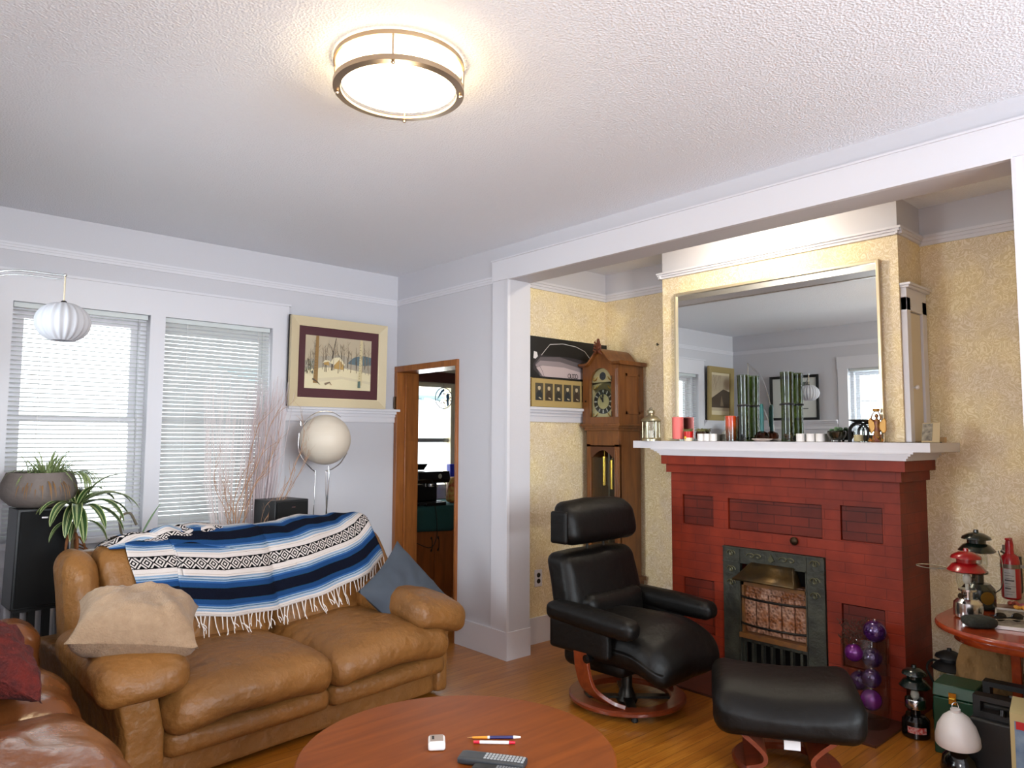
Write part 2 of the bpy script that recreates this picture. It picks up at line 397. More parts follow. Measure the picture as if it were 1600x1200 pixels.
# picture rails (moulding profile extruded along a wall)
def rail_prof(mb, a0, a1, z, axis, base, sgn, h=.052, d=.026, m=0):
    """horizontal moulding: steps of increasing depth, top edge at z"""
    st = [(0, .3, 1), (.3, .62, .68), (.62, 1, .4)]
    for t0, t1, k in st:
        zz0, zz1 = z-h*t1, z-h*t0
        lo, hi = sorted((base, base+sgn*d*k))
        if axis == 'y': mb.box(lo, hi, a0, a1, zz0, zz1, m)
        else: mb.box(a0, a1, lo, hi, zz0, zz1, m)
b = MB(); rail_prof(b, XL, 0, 2.552, 'x', 0, -1, .045, .018); struct('trim_picture_rail_back', b, TRIM)
b = MB(); rail_prof(b, -1.205, 0, 2.552, 'y', 0, -1, .045, .018)
b.box(-.02, 0, OY0-.17, -1.205, OZ+.002, 2.655); rail_prof(b, OY0-.17, -1.205, 2.66, 'y', -.0, -1, .03, .03)
struct('trim_picture_rail_right', b, TRIM)
b = MB(); rail_prof(b, YB, 0, 2.552, 'y', XL, 1, .045, .018); struct('trim_picture_rail_left', b, TRIM)
# alcove picture rails
b = MB(); rail_prof(b, .19, XB, 2.585, 'x', YA, -1, .055, .03); struct('trim_alcove_left', b, TRIM)
b = MB(); rail_prof(b, CY1, YA, 2.585, 'y', XB, -1, .055, .03); rail_prof(b, YR, CY0, 2.585, 'y', XB, -1, .055, .03)
rail_prof(b, .19, XB, 2.585, 'x', YR, 1, .055, .03); struct('trim_alcove_back', b, TRIM)
b = MB(); rail_prof(b, CY0-.028, CY1+.028, 2.578, 'y', CX, -1, .04, .035)
rail_prof(b, CX-.03, XB, 2.578, 'x', CY1, 1, .04, .03); rail_prof(b, CX-.03, XB, 2.578, 'x', CY0, -1, .04, .03)
struct('trim_chimney_breast', b, TRIM)
# plate rails
def plate(mb, a0, a1, axis, base, sgn, m=0):
    rail_prof(mb, a0, a1, PLZ, axis, base, sgn, .062, .06, m)
    lo, hi = sorted((base, base+sgn*.014))
    if axis == 'y': mb.box(lo, hi, a0, a1, PLZ-.105, PLZ-.06, m)
    else: mb.box(a0, a1, lo, hi, PLZ-.105, PLZ-.06, m)
b = MB(); plate(b, -.94, 0, 'x', 0, -1); plate(b, XL, -2.7, 'x', 0, -1); struct('trim_plate_rail_back', b, TRIM)
b = MB(); plate(b, -1.33, 0, 'y', XL, 1); struct('trim_plate_rail_left', b, TRIM)
b = MB(); plate(b, .19, XB, 'x', YA, -1); struct('trim_plate_rail_alcove', b, TRIM)
# opening casing beads and post
b = MB()
b.box(-.012, 0, OY1, OY1+.165, .18, OZ+.002)                 # flat casing left of the opening
b.box(-.022, 0, OY1-.004, OY1+.012, .181, OZ); b.box(-.022, 0, OY0-.012, OY0+.004, .181, OZ)
b.box(-.026, 0, OY0, OY1, OZ-.004, OZ+.012)
b.box(-.012, 0, OY0-.165, OY0, .18, OZ+.002)
struct('trim_opening', b, TRIM)
# baseboards
def bb(mb, x0, x1, y0, y1): mb.box(x0, x1, y0, y1, 0, .17); return mb
b = MB(); b.box(XL, 0, -.018, 0, 0, .18); struct('baseboard_back', b, TRIM)
b = MB(); b.box(-.02, 0, OY1-.006, DY0, 0, .18); b.box(0, .194, OY1-.006, OY1, 0, .18); b.box(-.02, 0, YB, OY0, 0, .18); struct('baseboard_right', b, TRIM)
b = MB(); b.box(XL, XL+.018, YB, 0, 0, .18); struct('baseboard_left', b, TRIM)
b = MB(); b.box(.19, XB, YA-.016, YA, 0, .18); b.box(XB-.016, XB, CY1+.1, YA-.016, 0, .18); b.box(XB-.016, XB, YR, CY0-.02, 0, .18); b.box(.19, XB, YR, YR+.016, 0, .18)
struct('baseboard_alcove', b, TRIM)

# window casings on the back wall (boards slightly proud of the wall)
b = MB()
b.box(-2.72, -.935, -.016, 0, ZT, 2.385); b.box(-2.74, -.925, -.026, 0, 2.385, 2.4)
b.box(-2.72, W1[0], -.016, 0, ZS, ZT); b.box(W1[1], W2[0], -.016, 0, ZS, ZT); b.box(W2[1], -.94, -.016, 0, ZS, ZT)
b.box(-2.75, -.92, -.055, 0, ZS-.03, ZS); b.box(-2.72, -.94, -.018, 0, ZS-.13, ZS-.03)
struct('trim_window_casing', b, TRIM)
# windows: frame, sash, glass
def window(n, a0, a1, z0, z1, axis, base, sgn, grid=False, slim=0):
    """sash window set in the wall; base = inner wall face, sgn = outward direction"""
    root = thing('window_%d' % n, None, None); root['kind'] = 'structure'
    def bx(mb, p0, p1, q0, q1, d0, d1):
        lo, hi = sorted((base+sgn*d0, base+sgn*d1))
        if axis == 'y': mb.box(p0, p1, lo, hi, q0, q1)
        else: mb.box(lo, hi, p0, p1, q0, q1)
    a0 -= slim; a1 += slim
    f = MB()
    for (p0, p1, q0, q1) in ((a0, a0+.035, z0, z1), (a1-.035, a1, z0, z1), (a0+.035, a1-.035, z1-.035, z1), (a0+.035, a1-.035, z0, z0+.035)): bx(f, p0, p1, q0, q1, .07, .19)
    f.build('window_frame', TRIM, root)
    s = MB(); zm = (z0+z1)/2+.02
    for q0, q1, d in ((z0+.035, zm+.02, .1), (zm-.02, z1-.035, .13)):
        for (p0, p1, r0, r1) in ((a0+.035, a0+.075, q0, q1), (a1-.075, a1-.035, q0, q1), (a0+.075, a1-.075, q1-.04, q1), (a0+.075, a1-.075, q0, q0+.04)): bx(s, p0, p1, r0, r1, d, d+.028)
        if grid:
            for k in (1, 2): bx(s, a0+.075+(a1-a0-.15)*k/3-.008, a0+.075+(a1-a0-.15)*k/3+.008, q0, q1, d+.008, d+.02)
            bx(s, a0+.075, a1-.075, (q0+q1)/2-.008, (q0+q1)/2+.008, d+.008, d+.02)
    s.build('sash', TRIM, root)
    g = MB(); bx(g, a0+.07, a1-.07, z0+.07, zm, .112, .116); bx(g, a0+.07, a1-.07, zm, z1-.07, .142, .146)
    g.build('glass', PANE, root)
    return root
window(1, *W1, 'y', 0, 1); window(2, *W2, 'y', 0, 1, slim=.04)
window(3, *W3, 'x', XL, -1, grid=True); window(4, *W4, 'y', YB, -1)  # the fourth is an added, unseen window for the fill lamp
b = MB(); b.box(XL, XL+.016, W3[0]-.12, W3[1]+.12, W3[3], W3[3]+.14); b.box(XL, XL+.016, W3[0]-.11, W3[0], W3[2], W3[3]); b.box(XL, XL+.016, W3[1], W3[1]+.11, W3[2], W3[3]); b.box(XL, XL+.05, W3[0]-.13, W3[1]+.13, W3[2]-.03, W3[2])
struct('trim_left_window', b, TRIM)
# kitchen window: a single hung frame with an aluminium meeting rail
k = thing('window_5', None, None); k['kind'] = 'structure'
b = MB(); slab(b, .62, 1.46, .92, 1.985, [(.67, 1.3, .97, 1.95)], KY-.02, KY+.1, 'y'); b.build('window_frame', mat('cream_trim', '#E3D9B8', .5), k)
b = MB(); b.box(.67, 1.3, KY+.02, KY+.06, 1.395, 1.435); b.build('meeting_rail', mat('aluminium', '#A9ABAE', .4, .6), k)
b = MB(); b.box(.67, 1.3, KY+.045, KY+.049, .97, 1.395); b.box(.67, 1.3, KY+.03, KY+.034, 1.435, 1.95); b.build('glass', PANE, k)

# neighbouring porch roof seen through the kitchen window
p = thing('porch_roof', 'pale blue ribbed metal porch roof outside the kitchen window', 'roof', (1.4, 2.6, 0))
b = MB(); b.obox((0, .3, 2.10), (3.0, 1.6, .03), Rx(.22)); b.build('roof_panel', mat('pale_blue_metal', '#8DAAB4', .5), p)
b = MB()
for i in range(12): b.obox((-1.4+i*.25, .3, 2.07), (.03, 1.6, .03), Rx(.22))
b.build('rib', mat('grey_blue_rib', '#8FA9B2', .5), p)

# ------------------------------------------------------------------ blinds
def blind(x0, x1, z0, z1, tilt, label, axis='y', base=0, sgn=1, pitch=.0265, cords=(.16, .84)):
    c = (x0+x1)/2
    root = thing('venetian_blind', label, 'blind', (c, base+sgn*.03, z0) if axis == 'y' else (base+sgn*.03, c, z0), 0 if axis == 'y' else PI/2, 'white venetian blinds')
    wd = x1-x0-.012; h = z1-z0; n = int((h-.06)/pitch)
    b = MB(); b.box(-wd/2, wd/2, -.014, .014, h-.03, h); b.build('headrail', mat('blind_rail', '#C9CFCF', .4), root, bevel=.002)
    sg = sgn if axis == 'y' else -sgn
    b = MB(); R = Rx(tilt*sg)
    for i in range(n):
        z = h-.045-i*pitch; prof = []
        for t in (-1, -.5, 0, .5, 1): prof.append(R @ Vector((0, t*.0125, .0022*(1-t*t))))
        wob = .0006*math.sin(i*1.7)
        b.grid([[(x, q.y, z+q.z+wob) for q in prof] for x in (-wd/2, wd/2)])
    b.build('slats', BLIND1 if 'bright' in label else BLIND, root)
    b = MB(); b.box(-wd/2, wd/2, -.012, .012, h-.045-n*pitch-.006, h-.045-n*pitch+.006); b.build('bottom_rail', mat('blind_rail', '#C9CFCF', .4), root)
    b = MB()
    for q in cords:
        x = -wd/2+wd*q
        for yy in (-.014, .014): b.cyl((x, yy, h-.03), (x, yy, h-.05-n*pitch), .0012, 5)
    b.build('ladder_cord', WHITE, root)
    b = MB(); x = wd/2-.06; b.cyl((x, -.02*sg, h-.03), (x+.004, -.022*sg, h*.42), .0022, 6); b.build('tilt_wand', CLEAR, root)
    return root
blind(W1[0], W1[1], ZS, ZT, .34, 'white venetian blind on the bright window farther from the doorway, behind the potted plants', cords=(.2, .8))
blind(W2[0], W2[1], ZS, ZT, 1.2, 'white venetian blind with nearly closed slats, nearer the snowy picture and behind the branches', cords=(.2, .88))
blind(W3[0], W3[1], ZS+.0, W3[3], .1, 'white venetian blind with open slats, reflected at the right edge of the mirror', 'x', XL, -1)

# ------------------------------------------------------------------ door frame (brown) of the kitchen doorway
d = thing('door_1', None, None); d['kind'] = 'structure'
b = MB()
b.box(-.022, .19, -.045, -.002, 0, 1.965); b.box(-.022, .19, DY0, DY0+.02, 0, 1.965); b.box(-.022, .19, DY0, -.002, 1.965, 2.012)
b.box(.05, .065, -.06, -.045, 0, 1.95)
b.build('door_frame', DOORW, d, bevel=.003)
for z in (1.72, .35):
    h = MB(); h.box(-.027, -.02, -.03, -.012, z-.05, z+.05); h.cyl((-.03, -.02, z-.045), (-.03, -.02, z+.045), .006, 8); h.build('hinge', mat('dark_bronze', '#3A2A1C', .4, .8), d)

# alcove light fixed to the back of the header (hidden from the main room)
t = thing('alcove_lamp', 'small lamp on the alcove ceiling lighting the wall above the mirror', 'lamp', (.42, -2.75, 2.75))
b = MB(); b.lathe([(.05, 0), (.05, -.02), (.02, -.03)], seg=20); b.build('canopy', NICKEL, t)
b = MB(); b.sphere((0, 0, -.05), .03, 16); b.build('bulb', mat('warm_bulb', '#FFF2D8', .4, emit=('#FFE3B0', 12)), t)
l = bpy.data.lights.new('alcove_bulb', 'POINT'); l.energy = 26; l.color = (1, .88, .68); l.shadow_soft_size = .035
lo = bpy.data.objects.new('alcove_bulb', l); COL.objects.link(lo); lo.location = (.42, -2.75, 2.66)

# ------------------------------------------------------------------ ceiling light
t = thing('ceiling_light', 'round drum ceiling light with brushed metal bands, glowing on the stippled ceiling', 'ceiling light', (-1.874, -2.874, H))
b = MB(); b.lathe([(.19, 0), (.196, -.005), (.196, -.088), (.17, -.097), (.0001, -.1)], seg=64)
b.build('diffuser', mat('lit_diffuser', '#FFF8EA', .4, emit=('#FFDFA8', 13)), t)
b = MB(); b.lathe([(.226, -.006), (.226, -.022), (.219, -.022), (.219, -.006), (.226, -.006)], seg=64, cap=False); b.build('upper_band', NICKEL, t)
b = MB(); b.lathe([(.226, -.088), (.226, -.106), (.2, -.108), (.2, -.1), (.219, -.088), (.226, -.088)], seg=64, cap=False); b.build('lower_band', NICKEL, t)
for k in range(4):
    a = k*PI/2+.9
    b = MB(); b.cyl((.222*math.cos(a), .222*math.sin(a), -.006), (.222*math.cos(a), .222*math.sin(a), -.095), .004, 8)
    b.sphere((.215*math.cos(a), .215*math.sin(a), -.112), .007, 10); b.build('post', NICKEL, t)
l = bpy.data.lights.new('ceiling_bulb', 'POINT'); l.energy = 12; l.color = (1, .84, .6); l.shadow_soft_size = .06
lo = bpy.data.objects.new('ceiling_bulb', l); COL.objects.link(lo); lo.location = (-1.874, -2.874, H-.15)

# ------------------------------------------------------------------ fireplace
FX = .80
fp = thing('fireplace', 'red painted brick fireplace with white mantel shelf and cast iron gas insert', 'fireplace', (FX, -2.79, 0))
def rel(mb, o=(FX, -2.79, 0)):
    mb.v = [(x-o[0], y-o[1], z-o[2]) for x, y, z in mb.v]; return mb
BY0, BY1 = -3.502, -2.085
ins = (-3.105, -2.468, -1, .79)
pn = [(-2.4, -2.172, .893, 1.082), (-3.09, -2.503, .89, 1.078), (-3.412, -3.192, .895, 1.084), (-2.4, -2.172, .224, .556), (-3.41, -3.185, .224, .556)]
b = MB(); slab(b, BY0, BY1, 0, 1.223, pn+[ins], FX, FX+.028, 'x'); slab(b, BY0, BY1, 0, 1.223, [ins], FX+.028, 1.185, 'x')
b.box(FX-.03, 1.185, BY0-.02, BY1+.018, 1.223, 1.277); b.box(FX-.06, 1.185, BY0-.05, BY1+.035, 1.277, 1.334)
rel(b).build('brickwork', BRICK, fp, smooth=0)
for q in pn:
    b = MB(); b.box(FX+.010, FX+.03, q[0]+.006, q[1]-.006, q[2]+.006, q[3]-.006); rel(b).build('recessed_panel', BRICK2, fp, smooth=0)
b = MB(); b.box(1.06, 1.18, ins[0], ins[1], 0, .79); rel(b).build('firebox_back', mat('soot', '#12100F', .8), fp)
b = MB(); SX = .735
b.box(SX, CX-.001, -3.674, -1.822, 1.379, 1.427); b.box(CX-.001, XB-.002, -3.674, CY0-.002, 1.379, 1.427); b.box(CX-.001, XB-.002, CY1+.002, -1.822, 1.379, 1.427)
for k_, (z0_, z1_, dd_) in enumerate(((1.369, 1.379, .046), (1.358, 1.369, .032), (1.346, 1.358, .018), (1.334, 1.346, .008))):
    b.box(FX-.06-dd_*.35, CX-.001, BY0-.05-dd_, BY1+.035+dd_*1.6, z0_, z1_); b.box(CX-.001, XB-.002, BY0-.05-dd_, CY0-.002, z0_, z1_)
b.box(CX-.001, XB-.002, CY1+.002, -1.97, 1.334, 1.379)
tag(rel(b).build('mantel_shelf', TRIM, fp), 'white painted mantel shelf')
b = MB(); b.box(.40, FX, BY0, -2.05, 0, .012)
def tiles():
    m, N, L, bs = nodes('hearth_tile'); tc = N.new('ShaderNodeTexCoord'); br = N.new('ShaderNodeTexBrick'); br.offset = 0
    br.inputs['Scale'].default_value = 1; br.inputs['Brick Width'].default_value = .155; br.inputs['Row Height'].default_value = .155; br.inputs['Mortar Size'].default_value = .003
    br.inputs['Color1'].default_value = lin('#3E231B'); br.inputs['Color2'].default_value = lin('#47281E'); br.inputs['Mortar'].default_value = lin('#2A1A15')
    L.new(tc.outputs['Object'], br.inputs['Vector']); L.new(br.outputs['Color'], bs.inputs['Base Color']); bs.inputs['Roughness'].default_value = .3; return m
rel(b).build('hearth', tiles(), fp)
# cast iron surround with raised scroll ornament
ix = FX-.012
b = MB(); slab(b, -3.1, -2.47, .0, .787, [(-2.995, -2.583, .08, .70)], ix, ix+.03, 'x')
b.box(ix-.006, ix, -3.1, -2.47, .695, .70); b.box(ix-.006, ix, -2.586, -2.58, .0, .787); b.box(ix-.006, ix, -3.0, -2.994, 0, .787)
b.box(ix-.008, ix, -3.1, -2.47, .779, .787)
rel(b).build('iron_surround', IRON, fp, smooth=50)
ORN = mat('iron_ornament', '#57553F', .4, .6)
for cy in (-2.527, -3.048):
    for cz in (.745, .65, .57):
        b = MB()
        for s_ in (-1, 1): b.tube([(ix-.003, cy+s_*(.006+.022*math.cos(t*.55)*(1-t/14)), cz+.024*math.sin(t*.55)*(1-t/14)) for t in range(12)], .004, 5)
        rel(b).build('scroll_ornament', ORN, fp, smooth=50)
for t0, s_ in ((-2.66, 1), (-2.91, -1)):
    b = MB()
    for q in (0, -.045*s_): b.tube([(ix-.003, t0+q+.03*math.cos(t*.5)*(1-t/15), .745+.018*math.sin(t*.5)*(1-t/15)) for t in range(13)], .004, 5)
    rel(b).build('scroll_ornament', ORN, fp, smooth=50)
b = MB(); b.prism([(-2.81, .735), (-2.79, .768), (-2.77, .735), (-2.79, .722)], ix-.01, ix, 'x')
rel(b).build('centre_ornament', ORN, fp, smooth=50)
b = MB()
P = [[(.785, -2.667-.0, .708), (.785, -2.918, .708)], [(.765, -2.655, .69), (.765, -2.925, .69)], [(.74, -2.625, .65), (.74, -2.94, .65)], [(.70, -2.584, .617), (.70, -2.962, .617)], [(.70, -2.584, .607), (.70, -2.962, .607)]]
b.grid(P); b.add([(.785, -2.667, .708), (.765, -2.655, .69), (.74, -2.625, .65), (.70, -2.584, .617), (.70, -2.584, .607), (.80, -2.584, .607), (.80, -2.65, .708)], [(0, 1, 2, 3, 4, 5, 6)])
b.add([(.785, -2.918, .708), (.765, -2.925, .69), (.74, -2.94, .65), (.70, -2.962, .617), (.70, -2.962, .607), (.80, -2.962, .607), (.80, -2.93, .708)], [(0, 1, 2, 3, 4, 5, 6)])
rel(b).build('hood', mat('bronze_hood', '#3D3222', .38, .6, bump=(25, .2, .01), var=(12, '#5A4422', .3)), fp, thick=.004)
b = MB(); b.box(.83, .9, -2.99, -2.59, .28, .59)
for k in range(5): b.rcube((.822, -2.63-.08*k, .41), (.02, .074, .235), .012, 4)
def radiant():
    m, N, L, bs = nodes('gas_radiant'); tc = N.new('ShaderNodeTexCoord'); v = N.new('ShaderNodeTexVoronoi'); v.inputs['Scale'].default_value = 55
    L.new(tc.outputs['Object'], v.inputs['Vector']); r = ramp(N, [(.05, '#4A362C'), (.3, '#8A6654'), (.8, '#AC8670')]); L.new(v.outputs['Distance'], r.inputs[0])
    n = N.new('ShaderNodeTexNoise'); n.inputs['Scale'].default_value = 9; L.new(tc.outputs['Object'], n.inputs['Vector'])
    r2 = ramp(N, [(.46, '#FFF4E8'), (.62, '#C8903E')]); L.new(n.outputs['Fac'], r2.inputs[0])
    mx = N.new('ShaderNodeMixRGB'); mx.blend_type = 'MULTIPLY'; mx.inputs[0].default_value = .9; L.new(r.outputs[0], mx.inputs[1]); L.new(r2.outputs[0], mx.inputs[2])
    L.new(mx.outputs[0], bs.inputs['Base Color']); bp = N.new('ShaderNodeBump'); bp.inputs['Strength'].default_value = .8; bp.inputs['Distance'].default_value = .01
    L.new(v.outputs['Distance'], bp.inputs['Height']); L.new(bp.outputs[0], bs.inputs['Normal']); return m
rel(b).build('ceramic_radiant', radiant(), fp)
b = MB(); b.prism([(-2.583, .29), (-2.997, .29), (-2.997, .262), (-2.583, .262)], .77, .86, 'x'); b.box(.80, .83, -2.6, -2.585, .28, .585); b.box(.80, .83, -2.995, -2.98, .28, .585); b.box(.80, .84, -2.995, -2.585, .565, .585)
rel(b).build('heater_tray', mat('rusty_steel', '#6B4A33', .5, .4, var=(20, '#8A5A2A', .4)), fp)
for z in (.50, .345):
    b = MB(); b.tube([(.80-.055*math.sin(PI*t/12)**.6 if 0 < t < 12 else .80, -2.578-.424*t/12, z) for t in range(13)], .007, 8)
    rel(b).build('guard_bar', mat('bar_black', '#16120F', .4, .5), fp)
b = MB()
for k in range(7): b.box(.80, .83, -2.6-.06*k, -2.585-.06*k, .09, .24)
b.box(.80, .83, -2.995, -2.585, .235, .255); b.box(.80, .83, -2.995, -2.585, .08, .1)
rel(b).build('grate', IRON, fp)
b = MB(); b.sphere((FX-.012, -2.93, .862), .024, 16, sc=(.6, 1, 1)); b.cyl((FX-.01, -2.93, .862), (FX+.0, -2.93, .862), .012); rel(b).build('damper_knob', mat('dark_bronze', '#3A2A1C', .4, .8), fp)

# ------------------------------------------------------------------ mirror over the mantel
mr = thing('wall_mirror', 'large frameless-looking wall mirror with thin pale metal frame above the mantel', 'mirror', (CX, -2.763, 1.428))
def mirror_mat():
    m, N, L, bs = nodes('mirror_silver'); bs.inputs['Base Color'].default_value = (.82, .85, .83, 1); bs.inputs['Metallic'].default_value = 1; bs.inputs['Roughness'].default_value = .0; return m
b = MB(); b.box(.842, .855, -3.408, -2.118, 1.43, 2.4); rel(b, (CX, -2.763, 1.428)).build('mirror_glass', mirror_mat(), mr, smooth=0)
b = MB(); b.box(.828, .856, -3.424, -3.408, 1.429, 2.418); b.box(.828, .856, -2.118, -2.102, 1.429, 2.418); b.box(.828, .856, -3.408, -2.118, 2.4, 2.418)
rel(b, (CX, -2.763, 1.428)).build('mirror_frame', mat('champagne_frame', '#CDBFA2', .3, .7), mr, smooth=0, bevel=.002)

# ------------------------------------------------------------------ narrow cupboard door on the side of the chimney breast
cb = thing('wall_cupboard', 'narrow white cupboard with crown moulding on the side of the chimney breast', 'cupboard', (.87, CY0, 1.43))
o0 = (.87, CY0, 1.43)
b = MB(); yy = CY0
b.box(.872, .925, yy-.03, yy, 1.43, 2.2); b.box(1.1, 1.165, yy-.03, yy, 1.43, 2.2); b.box(.872, 1.165, yy-.03, yy, 2.13, 2.25)
b.box(.866, 1.18, yy-.045, yy, 2.25, 2.262); b.box(.86, 1.185, yy-.055, yy, 2.262, 2.275)
rel(b, o0).build('cupboard_frame', TRIM, cb, bevel=.002, smooth=0)
b = MB(); b.box(.93, 1.095, yy-.018, yy, 1.435, 2.125)
dd = rel(b, o0).build('door', mat('beige_paint', '#CFC4AE', .5), cb, smooth=0)
b = MB(); b.cyl((.95, yy-.018, 1.72), (.95, yy-.035, 1.72), .005, 8); b.sphere((.95, yy-.04, 1.72), .013, 12); b.box(.944, .956, yy-.02, yy-.018, 1.66, 1.72)
rel(b, o0).build('knob', WHITE, dd)

# ------------------------------------------------------------------ objects on the mantel (shelf top z = 1.427)
MZ = 1.4275; MX = .782
def on_mantel(name, label, cat, y, x=MX, rz=0, group=None): return thing(name, label, cat, (x, y, MZ), rz, group)
# candle lantern
t = on_mantel('candle_lantern', 'small pewter candle lantern with glass panes at the left end of the mantel', 'lantern', -1.94)
PEW = mat('pewter', '#A79F87', .28, .9)
b = MB(); b.lathe([(.066, 0), (.066, .012), (.058, .02)], seg=28); b.lathe([(.06, .128), (.068, .134), (.066, .142), (.045, .162), (.024, .172), (.02, .18)], seg=28)
for k in range(6): a = k*PI/3+.2; b.box(0, 0, 0, 0, 0, 0) if False else b.cyl((.056*math.cos(a), .056*math.sin(a), .018), (.056*math.cos(a), .056*math.sin(a), .132), .005, 6)
b.build('lantern_body', PEW, t)
b = MB(); b.lathe([(.022, .178), (.027, .19), (.024, .205), (.012, .212)], seg=20); b.torus((0, 0, .205), .018, .003, 20, rot=Ry(PI/2)); b.build('cap_ring', PEW, t)
b = MB(); b.lathe([(.051, .02), (.051, .13)], seg=28, cap=False); b.build('glass_pane', CLEAR, t)
b = MB(); b.lathe([(.02, .02), (.02, .07)], seg=16); b.build('candle', mat('white_wax', '#EDE8DC', .5), t)
# pillar candle on dish
t = on_mantel('pillar_candle', 'thick pink pillar candle standing on a clear dish', 'candle', -2.155)
b = MB(); b.lathe([(.036, .012), (.037, .152), (.033, .157), (.015, .152), (.0001, .15)], seg=32); b.build('wax', mat('pink_wax', '#E8706C', .45, bump=(60, .2)), t)
b = MB(); b.lathe([(.045, 0), (.068, .012), (.066, .015), (.04, .008), (.0001, .008)], seg=32); b.build('dish', CLEAR, t)
b = MB(); b.cyl((0, 0, .15), (.002, 0, .165), .0015, 5); b.build('wick', BLACK, t)
# red flower cup with moss
t = on_mantel('painted_cup', 'small red cup painted with a flower, topped with dry moss', 'cup', -2.243, .77)
b = MB(); b.lathe([(.022, 0), (.026, .004), (.03, .062), (.0275, .062), (.024, .01), (.0001, .008)], seg=28); b.build('cup', mat('red_glaze', '#C8201C', .25), t)
b = MB(); b.lathe([(.0265, .001), (.0275, .022)], seg=28, cap=False); b.build('rim_band', mat('cream_glaze', '#E8DCC0', .3), t)
b = MB(); b.sphere((-.028, .005, .022), .009, 12, sc=(.3, 1, 1)); b.build('flower', mat('yellow_glaze', '#E3B82F', .4), t)
MOSS = mat('dry_moss', '#7C7A4E', .9, bump=(160, 1, .01))
def moss(mb, c, r, n, seed=1, h=.5):
    rg = random.Random(seed)
    for i in range(n):
        a = rg.uniform(0, 2*PI); q = r*math.sqrt(rg.random()); p = Vector(c)+Vector((q*math.cos(a), q*math.sin(a), rg.uniform(0, r*h)))
        e = p+Vector((rg.uniform(-1, 1), rg.uniform(-1, 1), rg.uniform(-.3, .8)))*r*.5
        mb.tube([p, (p+e)/2+Vector((0, 0, r*.15)), e], .0011, 4)
b = MB(); moss(b, (0, 0, .06), .028, 90, 2, .4); b.sphere((0, 0, .062), .024, 12, sc=(1, 1, .45)); b.build('moss', MOSS, t)
t = on_mantel('moss_pot', 'small dark brown pot of dry moss right of the red cup', 'pot', -2.308, .815)
b = MB(); b.lathe([(.02, 0), (.034, .02), (.034, .05), (.028, .062), (.025, .06)], seg=24); b.build('pot', BROWNG if False else mat('brown_glaze', '#2E1D12', .2), t)
b = MB(); moss(b, (0, 0, .062), .03, 100, 5, .4); b.sphere((0, 0, .063), .026, 12, sc=(1, 1, .45)); b.build('moss', MOSS, t)
# white tealight cups
ways = ['nearest the red painted cup', 'in the middle of the trio by the red cup', 'next to the orange candle', 'beside the tall green vase with reeds', 'in the middle of the trio by the green bowl', 'nearest the dark green bowl']
ys = [-2.335, -2.378, -2.424, -2.985, -3.045, -3.1]
proto = None
for i, y in enumerate(ys):
    if proto is None:
        proto = on_mantel('tealight_cup', 'x', 'candle holder', y, .775, 0, 'white tealight cups on the mantel')
        b = MB(); b.lathe([(.018, 0), (.023, .003), (.0235, .046), (.0205, .047), (.02, .03), (.0001, .028)], seg=28); b.build('cup', WHITE, proto)
        b = MB(); b.lathe([(.0195, .026), (.0195, .034), (.0001, .034)], seg=20); b.build('tealight', mat('white_wax', '#EDE8DC', .5), proto)
        c = proto
    else:
        c = copy_tree(proto); c.location = (.775 if i < 3 else .785, y, MZ)
    c['label'] = 'small white tealight cup '+ways[i]
# orange candle in glass cylinder with leaves
t = on_mantel('jar_candle', 'orange candle in a glass cylinder with brown leaves, beside the tall green vase', 'candle', -2.548, .778)
b = MB(); b.lathe([(.0335, .003), (.0335, .152), (.0325, .156), (.01, .15), (.0001, .15)], seg=32)
def ocandle():
    m, N, L, bs = nodes('orange_wax'); tc = N.new('ShaderNodeTexCoord'); s = N.new('ShaderNodeSeparateXYZ'); L.new(tc.outputs['Object'], s.inputs[0])
    n = N.new('ShaderNodeTexNoise'); n.inputs['Scale'].default_value = 40; L.new(tc.outputs['Object'], n.inputs['Vector'])
    r = ramp(N, [(0, '#3A1A0C'), (.42, '#7A3A16'), (.6, '#B04A1C'), (.68, '#E5501E'), (1, '#EC4A1C')])
    L.new(mathn(N, L, 'MULTIPLY_ADD', n.outputs['Fac'], .35, mathn(N, L, 'MULTIPLY_ADD', s.outputs['Z'], 6, -.1)), r.inputs[0]); L.new(r.outputs[0], bs.inputs['Base Color']); bs.inputs['Roughness'].default_value = .25; bs.inputs['Coat Weight'].default_value = .6; return m
b.build('wax', ocandle(), t)
b = MB(); b.lathe([(.036, 0), (.036, .155), (.0345, .155), (.0345, .003)], seg=32, cap=False); b.build('glass_sleeve', CLEAR, t)
# tall green vases
for i, (y, lab) in enumerate(((-2.632, 'tall green glass vase with black band, next to the orange candle'), (-2.912, 'tall green glass vase with amber beads at its foot, right of the teal candle'))):
    t = on_mantel('tall_green_vase', lab, 'vase', y, .785, 0, 'tall green glass vases on the mantel')
    b = MB(); b.lathe([(.0001, 0), (.036, 0), (.039, .003), (.036, .02), (.034, .2), (.038, .405)], seg=40, cap=False); b.build('glass_body', GREENG, t)
    b = MB(); b.lathe([(.0375, .213), (.0375, .224)], seg=32, cap=False); b.build('band', BLACK, t, thick=.002)
    b = MB(); rg = random.Random(i)
    for q in range(26): b.sphere((rg.uniform(-.018, .018), rg.uniform(-.018, .018), .014+rg.random()*(.03 if i else .012)), .006, 8)
    b.build('bead', mat('amber_bead' if i else 'dark_bead', '#A8601A' if i else '#1A1A12', .3), t); bpy.data.objects[-1] if False else None
